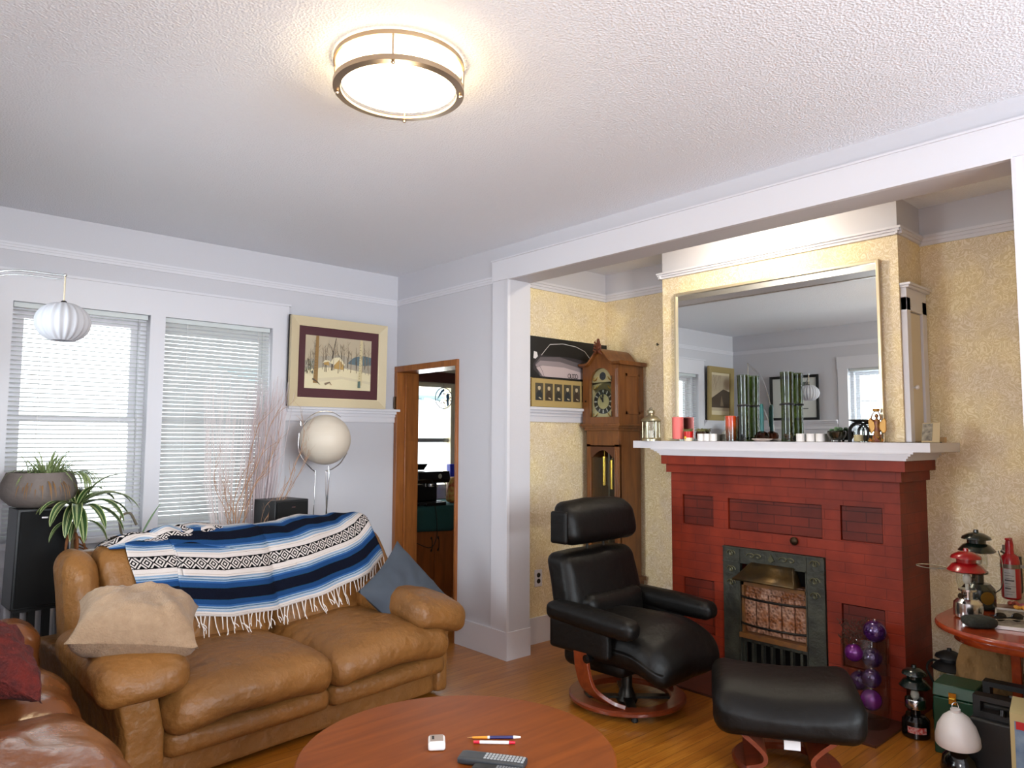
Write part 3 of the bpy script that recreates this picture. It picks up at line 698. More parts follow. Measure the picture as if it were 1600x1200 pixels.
# hmm: beads are one filling
# teal taper candle in a brown glass holder standing in a dish
t = on_mantel('taper_candle', 'teal taper candle in a round brown glass holder on a white dish', 'candle', -2.75, .785)
b = MB(); b.lathe([(.0115, .05), (.0115, .2), (.009, .222), (.0001, .226)], seg=16)
for k in range(6): b.tube([(.011, .004, .21-.03*k*.3), (.014, .006, .19-.03*k*.4), (.012, .007, .15-.012*k)], .003, 6)
b.build('wax', mat('teal_wax', '#155A5A', .4), t)
b = MB(); b.lathe([(.02, .012), (.038, .02), (.042, .036), (.034, .052), (.016, .06), (.013, .062)], seg=28); b.build('holder', BROWNG, t)
b = MB(); b.lathe([(.035, 0), (.06, .014), (.059, .017), (.034, .006), (.0001, .006)], seg=32); b.build('dish', mat('blush_ceramic', '#D9CCC4', .3), t)
# dark bowl with green succulents
t = on_mantel('succulent_bowl', 'dark green glazed bowl of succulent leaves near the right end of the mantel', 'bowl', -3.192, .785)
b = MB(); b.lathe([(.02, .01), (.034, .014), (.047, .035), (.05, .055), (.046, .062), (.042, .06), (.04, .05)], seg=32)
for k in range(3): a = k*2.1; b.cyl((.022*math.cos(a), .022*math.sin(a), .016), (.03*math.cos(a), .03*math.sin(a), 0), .004, 8)
b.build('bowl', mat('dark_glaze', '#17190F', .15, coat=.5), t)
b = MB(); rg = random.Random(4)
for k in range(22):
    a = rg.uniform(0, 6.28); r_ = rg.uniform(.0, .035); b.sphere((r_*math.cos(a), r_*math.sin(a), .062+rg.random()*.016), .012, 8, sc=(1.2, .8, .6))
b.build('foliage', mat('succulent_green', '#4C6B4C', .5), t)
# black iron arch candle stand with glass votive
t = on_mantel('candle_stand', 'black iron arch candle stand with a plate on top and a glass votive inside', 'candle holder', -3.312, .78)
b = MB()
for s_ in (1,):
    b.tube([(0, -.05, 0)]+[(0, -.05*math.cos(a*PI/12), .055+.05*math.sin(a*PI/12)) for a in range(13)]+[(0, .05, 0)], .007, 8)
    b.tube([(-.012, -.034, 0)]+[(-.012, -.034*math.cos(a*PI/12), .06+.034*math.sin(a*PI/12)) for a in range(13)]+[(-.012, .034, 0)], .003, 6)
b.lathe([(.01, .106), (.03, .112), (.05, .12), (.048, .122), (.0001, .114)], seg=28); b.build('iron_frame', mat('black_iron', '#101010', .45, .5), t)
b = MB(); b.lathe([(.022, .002), (.027, .01), (.026, .06), (.022, .075)], (0, 0, 0), 24, cap=False); b.build('votive_glass', CLEAR, t)
b = MB(); b.lathe([(.02, .004), (.024, .01), (.023, .04), (.0001, .041)], seg=20); b.build('votive_wax', mat('cream_wax', '#CDBF93', .5), t)
# winged figurine holding up a candle cup
t = on_mantel('angel_figurine', 'bronze winged figurine with flowers at its foot at the right corner of the mirror', 'figurine', -3.405, .785)
FIG = mat('figurine_bronze', '#6E3442', .3, .3, var=(40, '#8F6A2C', .4)); FIG2 = mat('figurine_gold', '#A5762E', .35, .4)
b = MB(); b.lathe([(.026, 0), (.03, .01), (.022, .03), (.014, .06), (.01, .085), (.013, .105), (.012, .118), (.006, .126), (.005, .132)], seg=20); b.sphere((0, 0, .14), .011, 14, sc=(1, 1, 1.15))
for s_ in (-1, 1): b.tube([(0, s_*.012, .115), (-.008, s_*.024, .125), (-.006, s_*.018, .15), (0, s_*.008, .165)], [.005, .0045, .004, .0035], 8)
b.build('body', FIG, t)
for s_ in (-1, 1):
    b = MB(); b.prism([(s_*.006, .075), (s_*.03, .045), (s_*.045, .06), (s_*.046, .115), (s_*.036, .132), (s_*.018, .11), (s_*.006, .115)], .004, .012, 'x'); b.build('wing', FIG2, t, bevel=.003)
b = MB(); b.lathe([(.008, .16), (.017, .166), (.018, .178), (.016, .18), (.0001, .17)], seg=16); b.build('candle_cup', FIG2, t)
b = MB(); rg = random.Random(8)
for k in range(14): b.sphere((-.015+rg.uniform(-.012, .012), rg.uniform(-.035, .035), .008+rg.random()*.02), .008, 8)
b.build('flowers', mat('orange_flower', '#B86A1E', .6, var=(70, '#3F5A26', .3)), t)
# small photo leaning at the right end, and the little box
t = on_mantel('photo_card', 'small old photograph on a card leaning at the right end of the mantel', 'photo', -3.628, .90)
Rm = Ry(.25)
b = MB(); b.obox((0, 0, .052), (.006, .085, .104), Rm, 0); b.obox((-.0035, .017, .055), (.001, .048, .092), Rm, 1)
b.build('card', [mat('kraft_card', '#A89470', .6), mat('old_photo', '#4A4238', .5, var=(45, '#8A8170', .3))], t)
b = MB(); b.box(-.0, .03, -.04, .04, 0, .004); b.build('easel_foot', BLACK, t)
t = tag(MB().box(-.02, .02, -.034, .034, 0, .03).build('small_box', mat('cardboard', '#B79A6E', .7), bevel=.003), 'tiny tan cardboard box at the far right end of the mantel', 'box'); t.location = (1.0, -3.63, MZ)

# ------------------------------------------------------------------ longcase clock
CL = (.86, -1.42, 0)
ck = thing('grandfather_clock', 'oak longcase clock with arched brass dial standing in the alcove corner', 'clock', CL)
# local: front faces -x, y across, width .36
b = MB()
b.box(.0, .30, -.18, .18, 0, .08); b.box(.012, .29, -.165, .165, .08, .40); b.box(.0, .30, -.178, .178, .40, .43)
b.box(.02, .035, -.155, .155, 1.38, 1.50)                                  # plinth, frieze
b.box(.035, .275, -.155, -.148, .43, 1.5); b.box(.035, .275, .148, .155, .43, 1.5); b.box(.265, .275, -.15, .15, .43, 1.5)
b.box(.02, .05, -.155, -.115, .43, 1.4); b.box(.02, .05, .115, .155, .43, 1.4)
for y in (-.12, -.138): b.cyl((.018, y, .5), (.018, y, 1.36), .004, 8)
b.box(.005, .285, -.165, .165, 1.5, 1.52); b.box(-.005, .29, -.178, .178, 1.52, 1.535); b.box(-.015, .295, -.19, .19, 1.535, 1.55)
b.build('trunk', OAK, ck, smooth=30, bevel=.003)
b = MB(); b.box(.26, .264, -.148, .148, .43, 1.5); b.build('trunk_back', mat('dark_interior', '#24150B', .6), ck)
b = MB(); b.box(.03, .034, -.116, .116, .5, 1.3); b.build('trunk_glass', CLEAR, ck)
# arched frieze over trunk door
b = MB(); pr = [(.116, 1.39), (-.116, 1.39), (-.116, 1.30)]+[(-.1+.2*k/12, 1.30+.055*math.sin(PI*k/12)) for k in range(13)]+[(.116, 1.30)]
b.prism(pr, .02, .036, 'x'); b.build('door_arch', mat('dark_oak', '#4A2410', .4), ck)
# hood with arched top
b = MB()
b.box(.0, .025, -.175, -.105, 1.55, 1.985); b.box(.0, .025, .105, .175, 1.55, 1.985); b.box(0, .025, -.105, .105, 1.55, 1.60)
arch = [(.105*math.cos(PI*k/16), 1.86+.105*math.sin(PI*k/16)) for k in range(17)]
top = [(-.19, 1.985), (-.13, 1.99)]+[(-.115+.23*k/16, 1.995+.09*math.sin(PI*k/16)**.8) for k in range(17)]+[(.13, 1.99), (.19, 1.985)]
for k in range(16):
    x0_, x1_ = arch[k][0], arch[k+1][0]
    def th(y): 
        u = max(0, min(1, (y+.13)/.26)); return 1.985+.095*math.sin(PI*u)**1.0
    b.add([(.0, x0_, arch[k][1]), (.0, x1_, arch[k+1][1]), (.0, x1_, th(x1_)), (.0, x0_, th(x0_)), (.025, x0_, arch[k][1]), (.025, x1_, arch[k+1][1]), (.025, x1_, th(x1_)), (.025, x0_, th(x0_))],
          [(0, 1, 2, 3), (4, 7, 6, 5), (0, 4, 5, 1), (3, 2, 6, 7)])
b.box(.025, .29, -.175, -.165, 1.55, 1.985); b.box(.025, .29, .165, .175, 1.55, 1.985); b.box(.28, .29, -.165, .165, 1.55, 2.0)
for y in (-.15, -.16, -.17): b.cyl((-.004, y, 1.6), (-.004, y, 1.95), .004, 8)
b.box(.08, .24, -.179, -.175, 1.62, 1.64); b.box(.08, .24, -.179, -.175, 1.9, 1.92); b.box(.08, .095, -.179, -.175, 1.62, 1.92); b.box(.225, .24, -.179, -.175, 1.62, 1.92)
b.build('hood', OAK, ck, smooth=30)
def crest(y):
    a = abs(y)
    return 1.985+(.10*.5*(1+math.cos(PI*min(1, a/.135))))
b = MB(); n = 32
P = []
for k in range(n+1):
    y = -.2+.4*k/n; z = crest(y)
    P.append([(-.005, y, z-.006), (-.022, y, z+.004), (-.026, y, z+.018), (.0, y, z+.024), (.30, y, z+.022), (.30, y, z-.006)])
b.grid(P, closed=True); b.add(P[0], [(0, 1, 2, 3, 4, 5)]); b.add(P[-1], [(0, 1, 2, 3, 4, 5)])
b.build('bonnet', OAK, ck, smooth=40)
b = MB(); rg = random.Random(2)
b.sphere((-.02, 0, 2.12), .028, 16, sc=(.5, 1, 1.3)); b.sphere((-.022, 0, 2.165), .014, 12, sc=(.6, 1, 1.3))
for s_ in (-1, 1):
    for k in range(4): b.tube([(-.028, s_*.008, 2.085+k*.02), (-.034, s_*(.025+.004*(3-k)), 2.095+k*.02), (-.03, s_*(.03-.004*k), 2.115+k*.018)], [.007, .006, .002], 8)
    b.tube([(-.03, s_*.012, 2.08), (-.034, s_*.03, 2.075), (-.03, s_*.045, 2.06)], [.009, .007, .003], 8)
b.build('carved_finial', mat('carved_oak', '#5E2C14', .45), ck, smooth=60)
# dial
b = MB(); b.box(.03, .034, -.105, .105, 1.6, 1.86); b.lathe([(.0001, 0), (.105, 0)], (.03, 0, 1.86), 32, R=Ry(PI/2), cap=False)
b.build('dial_plate', mat('pale_brass', '#BDB488', .35, .6), ck)
def disc(mb, x, y, z, r, m=0, r0=.0001): mb.lathe([(r0, 0), (r, 0)], (x, y, z), 40, m, R=Ry(-PI/2), cap=False)
b = MB(); disc(b, .028, -.005, 1.715, .092, 0, .055); b.build('chapter_ring', mat('chapter_ring', '#4A4B48', .25, .8), ck)
b = MB()
for k in range(12):
    a = k*PI/6; R = Rx(a)
    for off in ((-.05, 0, .05) if k % 3 == 0 else (-.03, .03)): b.obox(Vector((.0265, -.005, 1.715))+Rx(a+off) @ Vector((0, 0, .074)), (.001, .0035, .026), Rx(a+off))
b.build('roman_numerals', mat('numeral_silver', '#C9C9C2', .3, .6), ck, smooth=0)
b = MB(); disc(b, .0275, -.005, 1.715, .055); b.build('dial_centre', mat('centre_brass', '#B5AD80', .35, .5, bump=(60, .4)), ck)
b = MB()
for a, ln, wd in ((.0, .07, .006), (-.55, .045, .008)):
    b.obox(Vector((.022, -.005, 1.715))+Rx(a) @ Vector((0, 0, ln/2)), (.002, wd, ln), Rx(a)); b.lathe([(.005, 0), (.009, 0)], Vector((.022, -.005, 1.715))+Rx(a) @ Vector((0, 0, ln*.6)), 12, R=Ry(-PI/2), cap=False)
b.sphere((.021, -.005, 1.715), .006, 10); b.build('clock_hands', BLACK, ck, thick=.001)
b = MB(); disc(b, .027, 0, 1.905, .03); b.build('moon_disc', mat('moon_dial', '#3D454B', .25, .8), ck)
b = MB()
for sy in (-1, 1):
    for cz in (1.615, 1.82, 1.885):
        for q in range(2):
            b.tube([(.027, sy*(.085-.004*t*(1+q*.4)+.012*math.sin(t)), cz+.014*math.cos(t*1.1+q)) for t in [i*.5 for i in range(12)]], .0022, 5)
b.build('spandrels', BRASS, ck)
b = MB(); b.lathe([(.0001, 0), (.1, 0)], (.022, 0, 1.86), 32, R=Ry(PI/2), cap=False); b.box(.021, .023, -.105, .105, 1.6, 1.86); b.build('dial_glass', PANE, ck)
for y, z0 in ((.075, 1.09), (.0, 1.065)):
    b = MB(); b.lathe([(.004, .22), (.02, .215), (.02, .0), (.003, -.008)], (.13, y, z0), 20); b.cyl((.13, y, z0+.21), (.13, y, 1.5), .0015, 5); b.build('weight', BRASS, ck)
b = MB()
for y in (.035, .026): b.cyl((.13, y, .55), (.13, y, 1.5), .0022, 5)
b.build('chain', mat('chain_steel', '#7A7568', .4, .9), ck)
for z in (1.62, 1.88):
    b = MB(); b.cyl((-.006, -.112, z-.02), (-.006, -.112, z+.02), .004, 8); b.build('hinge', mat('dark_bronze', '#3A2A1C', .4, .8), ck)
b = MB(); b.sphere((-.008, .14, 1.72), .008, 10); b.build('door_knob', mat('dark_bronze', '#3A2A1C', .4, .8), ck)

# ------------------------------------------------------------------ flat artworks made of thin coloured pieces
def art(name, w_, h_, polys, cols, parent, loc, rz=0, eps=.0004):
    """polys: (colour index, [(u,v)...]) in metres from the lower left corner, painted in order; lies in the local xz plane facing -y"""
    b = MB()
    for i, (ci, pts) in enumerate(polys):
        d = -eps*(i % 40)*.25-.0004
        b.add([(u-w_/2, d-eps*.02*i, v) for u, v in pts], [tuple(range(len(pts)))], ci)
    return b.build(name, [mat('art_%s_%d' % (name, i), c, .55) if isinstance(c, str) else c for i, c in enumerate(cols)], parent, loc, rz, smooth=0)
def rect(u0, v0, u1, v1): return [(u0, v0), (u1, v0), (u1, v1), (u0, v1)]
def strip(pts, w0, w1=None):
    w1 = w0 if w1 is None else w1; L_ = []; R_ = []; n = len(pts)
    for i, (u, v) in enumerate(pts):
        a = pts[max(0, i-1)]; c = pts[min(n-1, i+1)]; dx, dy = c[0]-a[0], c[1]-a[1]; l_ = math.hypot(dx, dy) or 1
        ww = (w0+(w1-w0)*i/(n-1))/2; L_.append((u-dy/l_*ww, v+dx/l_*ww)); R_.append((u+dy/l_*ww, v-dx/l_*ww))
    return L_+R_[::-1]
def frame_mb(w_, h_, fw_, d, prof=.012):
    b = MB(); o = [(-w_/2, 0), (w_/2, 0), (w_/2, h_), (-w_/2, h_)]; i_ = [(-w_/2+fw_, fw_), (w_/2-fw_, fw_), (w_/2-fw_, h_-fw_), (-w_/2+fw_, h_-fw_)]
    rings = []
    for (pp, y) in ((o, 0), (o, -d), (i_, -d+prof), (i_, -.002)): rings.append([(u, y, v) for u, v in pp])
    b.grid([r_+[r_[0]] for r_ in rings]); return b

# winter scene picture standing on the plate rail
pc = thing('framed_picture', 'winter picture of birches and a snowy cabin in a cream frame on the plate rail', 'picture', (-.546, -.045, PLZ), rot=(.02, 0, 0))
b = frame_mb(.80, .655, .062, .03); b.build('picture_frame', mat('cream_frame', '#C9B998', .45, bump=(30, .1)), pc, smooth=0)
b = MB(); b.box(-.405, .405, .0, .012, -.0, .66); b.build('backing', BLACK, pc)
b = MB(); b.box(-.34, .34, -.004, 0, .06, .6); b.build('mat_board', mat('maroon_mat', '#4A2026', .7), pc)
b = frame_mb(.69, .545, .012, .014, .004); b.build('inner_slip', mat('pale_slip', '#DCCDA8', .45), pc, loc=(0, -.004, .055), smooth=0)
AW, AH = .55, .39; rg = random.Random(11); P = []
cols = ['#B5A68C', '#CFC2A2', '#4A3D30', '#7D6B55', '#8C6B3A', '#C8B98F', '#5D6E74', '#D8CCA8', '#A39A88', '#B08C4C', '#5B6B62', '#6F6A4A']
P.append((0, rect(0, 0, AW, AH))); P.append((8, [(0, .2), (.12, .24), (.3, .26), (.42, .24), (AW, .25), (AW, .14), (0, .14)]))
P.append((6, [(.34, .2), (.4, .25), (.47, .27), (AW, .26), (AW, .2), (.45, .19)]))
P.append((7, [(0, 0), (AW, 0), (AW, .13), (.42, .15), (.3, .165), (.15, .16), (0, .13)]))
P.append((1, [(.1, .075), (.3, .1), (AW, .07), (AW, .05), (.3, .08), (.12, .05)]))
for i in range(34):
    u = rg.uniform(.01, AW-.01); v0 = rg.uniform(.12, .18); hh = rg.uniform(.12, .22); v1 = min(AH-.003, v0+hh)
    P.append((rg.choice((2, 3, 3, 8)), strip([(u, v0), (u+rg.uniform(-.008, .008), (v0+v1)/2), (u+rg.uniform(-.012, .012), v1)], rg.uniform(.003, .007), .0015)))
    for k in range(3):
        q = v0+(v1-v0)*rg.uniform(.4, .9); s_ = rg.choice((-1, 1)); P.append((rg.choice((2, 3)), strip([(u, q), (u+s_*.018, min(AH-.002, q+.025))], .0018, .0008)))
P.append((9, [(.235, .155), (.235, .185), (.275, .225), (.315, .18), (.315, .15)])); P.append((7, [(.2, .195), (.225, .235), (.28, .243), (.325, .19), (.315, .18), (.275, .225), (.235, .183)]))
P.append((9, [(.15, .18), (.15, .195), (.185, .205), (.195, .175)])); P.append((7, [(.135, .19), (.16, .215), (.195, .212), (.205, .19), (.185, .205), (.15, .195)]))
for u, w0 in ((.085, .03), (.455, .028)):
    P.append((4 if u < .2 else 5, strip([(u, .04), (u+.004, .18), (u+.008, AH-.001)], w0*1.2, w0*.75)))
    for k in range(16): v = .05+k*.02; P.append((2, strip([(u-.008+rg.uniform(-.003, .003), v), (u+rg.uniform(-.002, .009), v+rg.uniform(-.002, .004))], .003, .001)))
P.append((2, strip([(.215, .14), (.22, .25), (.235, .33), (.245, AH-.005)], .012, .005))); P.append((2, strip([(.22, .28), (.2, .32), (.18, .34)], .005, .002)))
for k in range(50): u = rg.uniform(0, .07); v = rg.uniform(.12, .22); P.append((rg.choice((10, 11, 2)), strip([(u, v), (u+rg.uniform(-.012, .012), v-.02)], .005, .001)))
P.append((10, [(.435, .02), (.46, .02), (.458, .07), (.437, .07)])); P.append((3, strip([(.16, .035), (.2, .05), (.215, .03)], .018, .004))); P.append((2, strip([(.06, .07), (.1, .05), (.12, .03)], .012, .002)))
P = [(c, [(min(max(u, 0), AW), min(max(v, 0), AH)) for u, v in q]) for c, q in P]
art('painting', AW, AH, P, cols, pc, (-.003, -.0045, .135))

# second picture, nearer the left corner (seen in the mirror)
pc2 = thing('framed_picture', 'gold framed pale landscape picture left of the windows, seen reflected in the mirror', 'picture', (-3.0, -.045, PLZ), rot=(.02, 0, 0))
frame_mb(.56, .66, .07, .03).build('picture_frame', mat('gold_frame', '#A38F5E', .45, .2), pc2, smooth=0)
b = MB(); b.box(-.27, .27, 0, .012, .005, .65); b.build('backing', BLACK, pc2)
art('painting', .44, .54, [(0, rect(0, 0, .44, .54)), (1, rect(0, 0, .44, .06)), (2, [(0, .3), (.15, .33), (.44, .2), (.44, .1), (0, .1)]), (3, [(.14, .12), (.19, .25), (.22, .12)]), (1, rect(0, .5, .44, .54))]+[(3, strip([(rg.uniform(.2, .43), .5), (rg.uniform(.2, .43), .3)], .003, .001)) for _ in range(18)], ['#9C9C88', '#6A6860', '#B9B59A', '#74776A'], pc2, (0, -.003, .06))
# black framed print on the left wall
pc3 = thing('framed_print', 'white print in a black frame on the left wall, seen reflected in the mirror', 'picture', (XL+.04, -.83, PLZ), rz=PI/2)
frame_mb(.6, .53, .03, .025).build('picture_frame', BLACK, pc3, smooth=0)
b = MB(); b.box(-.29, .29, 0, .01, .005, .525); b.build('backing', BLACK, pc3)
art('print', .54, .47, [(0, rect(0, 0, .54, .47)), (1, rect(.08, .3, .2, .42)), (1, rect(.3, .1, .42, .12)), (1, rect(.3, .15, .46, .17)), (1, rect(.1, .1, .2, .11))], ['#C9CBC6', '#5C625C'], pc3, (0, -.003, .03))

# silver sports car poster and strip of portraits on the alcove plate rail
ps = thing('car_poster', 'dark poster of a silver sports car with a four ring badge, in the alcove', 'poster', (.765, YA-.012, PLZ+.215))
b = MB(); b.box(-.42, .42, 0, .006, 0, .3); b.build('board', BLACK, ps)
cols = ['#0C0C0E', '#B9A9AA', '#8D8285', '#5E575B', '#2F2B30', '#D8D4D4', '#050506', '#C9C6C4']
P = [(0, rect(0, 0, .84, .3))]
hood = [(.03, .1), (.09, .17), (.17, .2), (.4, .185), (.6, .15), (.75, .1), (.8, .05), (.8, .01), (.1, .01), (.03, .06)]
P += [(4, hood), (3, [(.05, .1), (.1, .15), (.3, .165), (.6, .12), (.78, .06), (.8, .01), (.1, .01)]), (2, [(.05, .09), (.1, .125), (.3, .13), (.6, .085), (.78, .04), (.8, .012), (.12, .012)]), (1, [(.06, .07), (.12, .09), (.35, .09), (.6, .055), (.7, .012), (.13, .012)])]
P += [(6, [(.12, .165), (.2, .245), (.34, .262), (.5, .25), (.62, .2), (.68, .15), (.4, .17)])]
P += [(7, strip([(.11, .165), (.15, .205), (.2, .252), (.34, .268), (.48, .258), (.58, .23), (.65, .17)], .004)), (5, [(.03, .14), (.035, .19), (.065, .185), (.075, .155), (.05, .135)]), (4, strip([(.09, .09), (.12, .05), (.14, .01)], .003)), (0, [(0, .01), (.03, .03), (.08, .01)])]
P = [(c, [(u, v) for u, v in q]) for c, q in P]
for k in range(4):
    cx_ = .405+k*.026
    ring = [(cx_+.0155*math.cos(a*PI/12), .03+.0155*math.sin(a*PI/12)) for a in range(25)]
    for i in range(24): P.append((6, strip([ring[i], ring[i+1]], .0045)))
P = [(c, [(min(max(u, 0), .84), min(max(v, 0), .3)) for u, v in q]) for c, q in P]
art('car_print', .84, .3, P, cols, ps, (0, 0, 0))
pt = thing('portrait_strip', 'long tan mat with a row of old sepia portraits below the car poster', 'picture', (.765, YA-.03, PLZ))
b = MB(); b.box(-.42, .42, 0, .01, 0, .212); b.build('mat_board', mat('tan_mat', '#A8905A', .7), pt)
P = [(3, rect(0, 0, .84, .004)), (3, rect(0, .208, .84, .212))]
for k in range(8):
    u = .032+k*.098; P.append((0, rect(u, .05, u+.08, .175)))
    tone = (1, 4, 5)[k % 3]; cxp = u+.04
    P.append((tone, [(u+.008, .05), (u+.012, .1), (cxp-.012, .122), (cxp+.012, .122), (u+.068, .1), (u+.072, .05)]))
    P.append((2, [(cxp+.014*math.cos(a*PI/5), .14+.018*math.sin(a*PI/5)) for a in range(10)])); P.append((tone, [(cxp-.013, .15), (cxp-.008, .162), (cxp+.008, .162), (cxp+.013, .15), (cxp, .154)]))
    P.append((2, strip([(cxp-.005, .07), (cxp+.02, .062)], .008)))
art('portraits', .84, .212, P, ['#4A4334', '#22262A', '#B8A888', '#1A140E', '#3A2C20', '#2D2A24'], pt, (0, -.0005, 0))

# wall outlet and picture nail
t = thing('wall_outlet', 'white wall outlet with two black sockets low on the alcove wallpaper', 'outlet', (.437, YA, .39))
b = MB(); b.box(-.036, .036, -.006, 0, 0, .118); b.build('cover_plate', TRIM, t, bevel=.002)
for z in (.038, .08):
    b = MB(); b.lathe([(.0001, .009), (.0165, .009), (.017, .005)], (0, 0, z), 20, R=Rx(PI/2)); b.build('socket', BLACK, t)
b = MB(); b.cyl((0, 0, 0), (-.02, 0, .006), .003, 6); b.box(-.022, -.018, -.004, .004, -.008, .012)
tag(b.build('picture_nail', BLACK, loc=(XB, -1.71, 2.14)), 'small bare nail in the wallpaper between clock and mirror', 'nail')

# ------------------------------------------------------------------ tan leather loveseat
SO = (-1.5, -1.1, 0)
SROT = math.radians(6); SROOT = (-1.546, -1.188, 0)
sofa = thing('loveseat', 'tan leather loveseat with puffy arms under the windows, a striped blanket on its back', 'sofa', SROOT, SROT)
SM = Matrix.Translation(SROOT) @ Matrix.Rotation(SROT, 4, 'Z') @ Matrix.Translation((-SO[0], -SO[1], 0))
BACK = []   # upholstery of the back, so that the blanket can be laid over it
def keep(mb): BACK.append((list(mb.v), list(mb.f))); return mb
def wr(seed, amp, sc=7.0):
    """leather wrinkle displacement"""
    def f(p, q=None):
        return amp*(noise.noise(Vector((p.x*sc+seed, p.y*sc, p.z*sc)))+.5*noise.noise(Vector((p.x*sc*2.3, p.y*sc*2.3+seed, p.z*sc*2.3))))
    return f
def soft(mb, c, size, r, n=14, R=None, bulge=(0, 0, 0), seed=0, amp=.006, sc=7, extra=None):
    w_ = wr(seed, amp, sc)
    def fn(p, q):
        p = Vector(p); d = w_(p)
        k = Vector((max(0, 1-q.y*q.y)*max(0, 1-q.z*q.z), max(0, 1-q.x*q.x)*max(0, 1-q.z*q.z), max(0, 1-q.x*q.x)*max(0, 1-q.y*q.y)))
        p.x += q.x*bulge[0]*k.x; p.y += q.y*bulge[1]*k.y; p.z += q.z*bulge[2]*k.z
        L_ = p.length or 1; p += p/L_*d
        if extra: p = extra(p, q)
        return p
    return mb.rcube(c, size, r, n, 0, R, fn)
def L(x, y, z): return (x-SO[0], y-SO[1], z-SO[2])
b = MB(); soft(b, L(-1.52, -1.06, .10), (1.6, 1.02, .16), .02, 16, amp=.002)
b.build('base', LEATHER, sofa, smooth=180)
for (x0, x1, sd) in ((-2.235, -1.455, 1), (-1.45, -.70, 2)):
    b = MB(); soft(b, L((x0+x1)/2, -1.15, .185), (x1-x0, .96, .115), .045, 16, bulge=(0, .02, 0), amp=.004, seed=sd*3); b.build('front_rail', LEATHER, sofa, smooth=180)
    def sag(p, q):
        e = max(abs(q.x), 0)
        p.z += .018*math.cos(q.x*2.2)-.012*abs(q.x)**4
        if q.y < -.3: p.z -= .02*(-q.y-.3)**2*2
        return p
    b = MB(); soft(b, L((x0+x1)/2, -1.26, .335), (x1-x0+.015, .82, .19), .085, 22, bulge=(.0, .03, .02), amp=.013, sc=6, seed=sd*7, extra=sag); b.build('seat_cushion', LEATHER, sofa, smooth=180)
# arms: upholstered panel and overhanging pillow top
for sgn, xo, xi in ((-1, -2.39, -2.225), (1, -.66, -.75)):
    cx = (xo+xi)/2
    b = MB()
    def ar(p, q, sgn=sgn):
        if sgn < 0: p.x += -.05*max(0, q.z)
        else: p.x += .06*max(0, q.z)**2
        return p
    soft(b, L(cx, -1.08, .25), (abs(xo-xi), 1.04, .46), .03, 16, amp=.003, seed=4, extra=ar); b.build('arm_panel', LEATHER, sofa, smooth=180)
def armtop(name, x0, x1, y0, y1, z, h, seed, tilt=0, yaw_=0):
    b = MB()
    def ex(p, q):
        p.z += .03*math.cos(q.y*1.5)*(1 if q.z > 0 else .3)+(-.03 if q.y < -.6 else 0)*(-q.y-.6)*2
        p.z -= .05*q.y*0
        return p
    soft(b, L((x0+x1)/2, (y0+y1)/2, z), (x1-x0, y1-y0, h), h*.42, 22, R=Rz(yaw_) @ Ry(tilt), bulge=(.01, .02, .02), amp=.012, sc=5, seed=seed, extra=ex)
    b.build(name, LEATHER, sofa, smooth=180)
armtop('arm_cushion', -2.485, -2.14, -1.70, -.92, .50, .145, 3, -.05, -.09)
armtop('arm_cushion', -.93, -.555, -1.66, -.80, .46, .15, 9, .22)
# back: three upholstered rolls, leaning
def backroll(x0, x1, seed, top=.875, dy=0):
    b = MB()
    def ex(p, q):
        p.y += .10*q.z+.02*q.z*q.z
        p.y -= .03*(1-q.x*q.x)*(1-q.z*q.z)
        return p
    soft(b, L((x0+x1)/2, -.88+dy, (top+.36)/2), (x1-x0, .26, top-.36), .09, 20, bulge=(0, .02, .01), amp=.008, sc=5, seed=seed, extra=ex)
    keep(b).build('back_cushion', LEATHER, sofa, smooth=180)
backroll(-2.41, -2.255, 1, .885, .02); backroll(-2.26, -1.43, 5, .91); backroll(-1.43, -.68, 8, .905)
b = MB()
def ex(p, q): p.y += .09*q.z; return p
soft(b, L(-1.47, -.70, .45), (1.78, .22, .84), .08, 18, amp=.004, extra=ex); keep(b).build('back_frame', LEATHER, sofa, smooth=180)
b = MB()
def ex(p, q): p.y += .10*q.z; p.x += -.09*max(0, q.z)+.04; return p
soft(b, L(-.63, -.82, .58), (.14, .30, .56), .06, 14, amp=.004, extra=ex); keep(b).build('back_wing', LEATHER, sofa, smooth=180)

# second leather sofa along the left wall (only its near seat shows)
s2 = thing('leather_sofa', 'brown leather sofa with wrinkled seat in the lower left corner', 'sofa', (-2.985, -2.35, 0))
def seatfn(p, q):
    p.z += .03*math.cos(q.y*1.6); return p
for i, y in enumerate((-3.13, -2.36, -1.59)):
    b = MB(); soft(b, (.045, y+2.35, .38), (.75, .80, .22), .10, 28, bulge=(.03, .01, .04), amp=.022, sc=5.5, seed=i*5, extra=seatfn); b.build('seat_cushion', LEATHER2, s2, smooth=180)
b = MB(); soft(b, (.0, 0.0, .17), (.72, 2.3, .26), .05, 20, amp=.004); b.build('base', LEATHER2, s2, smooth=180)
b = MB(); soft(b, (-.27, 0.0, .58), (.20, 2.3, .56), .09, 20, amp=.01); b.build('backrest', LEATHER2, s2, smooth=180)
b = MB(); soft(b, (.03, 1.25, .38), (.78, .26, .52), .10, 20, amp=.01); b.build('arm', LEATHER2, s2, smooth=180)
b = MB(); soft(b, (-.02, -1.27, .36), (.68, .24, .50), .09, 20, amp=.01); b.build('arm', LEATHER2, s2, smooth=180)

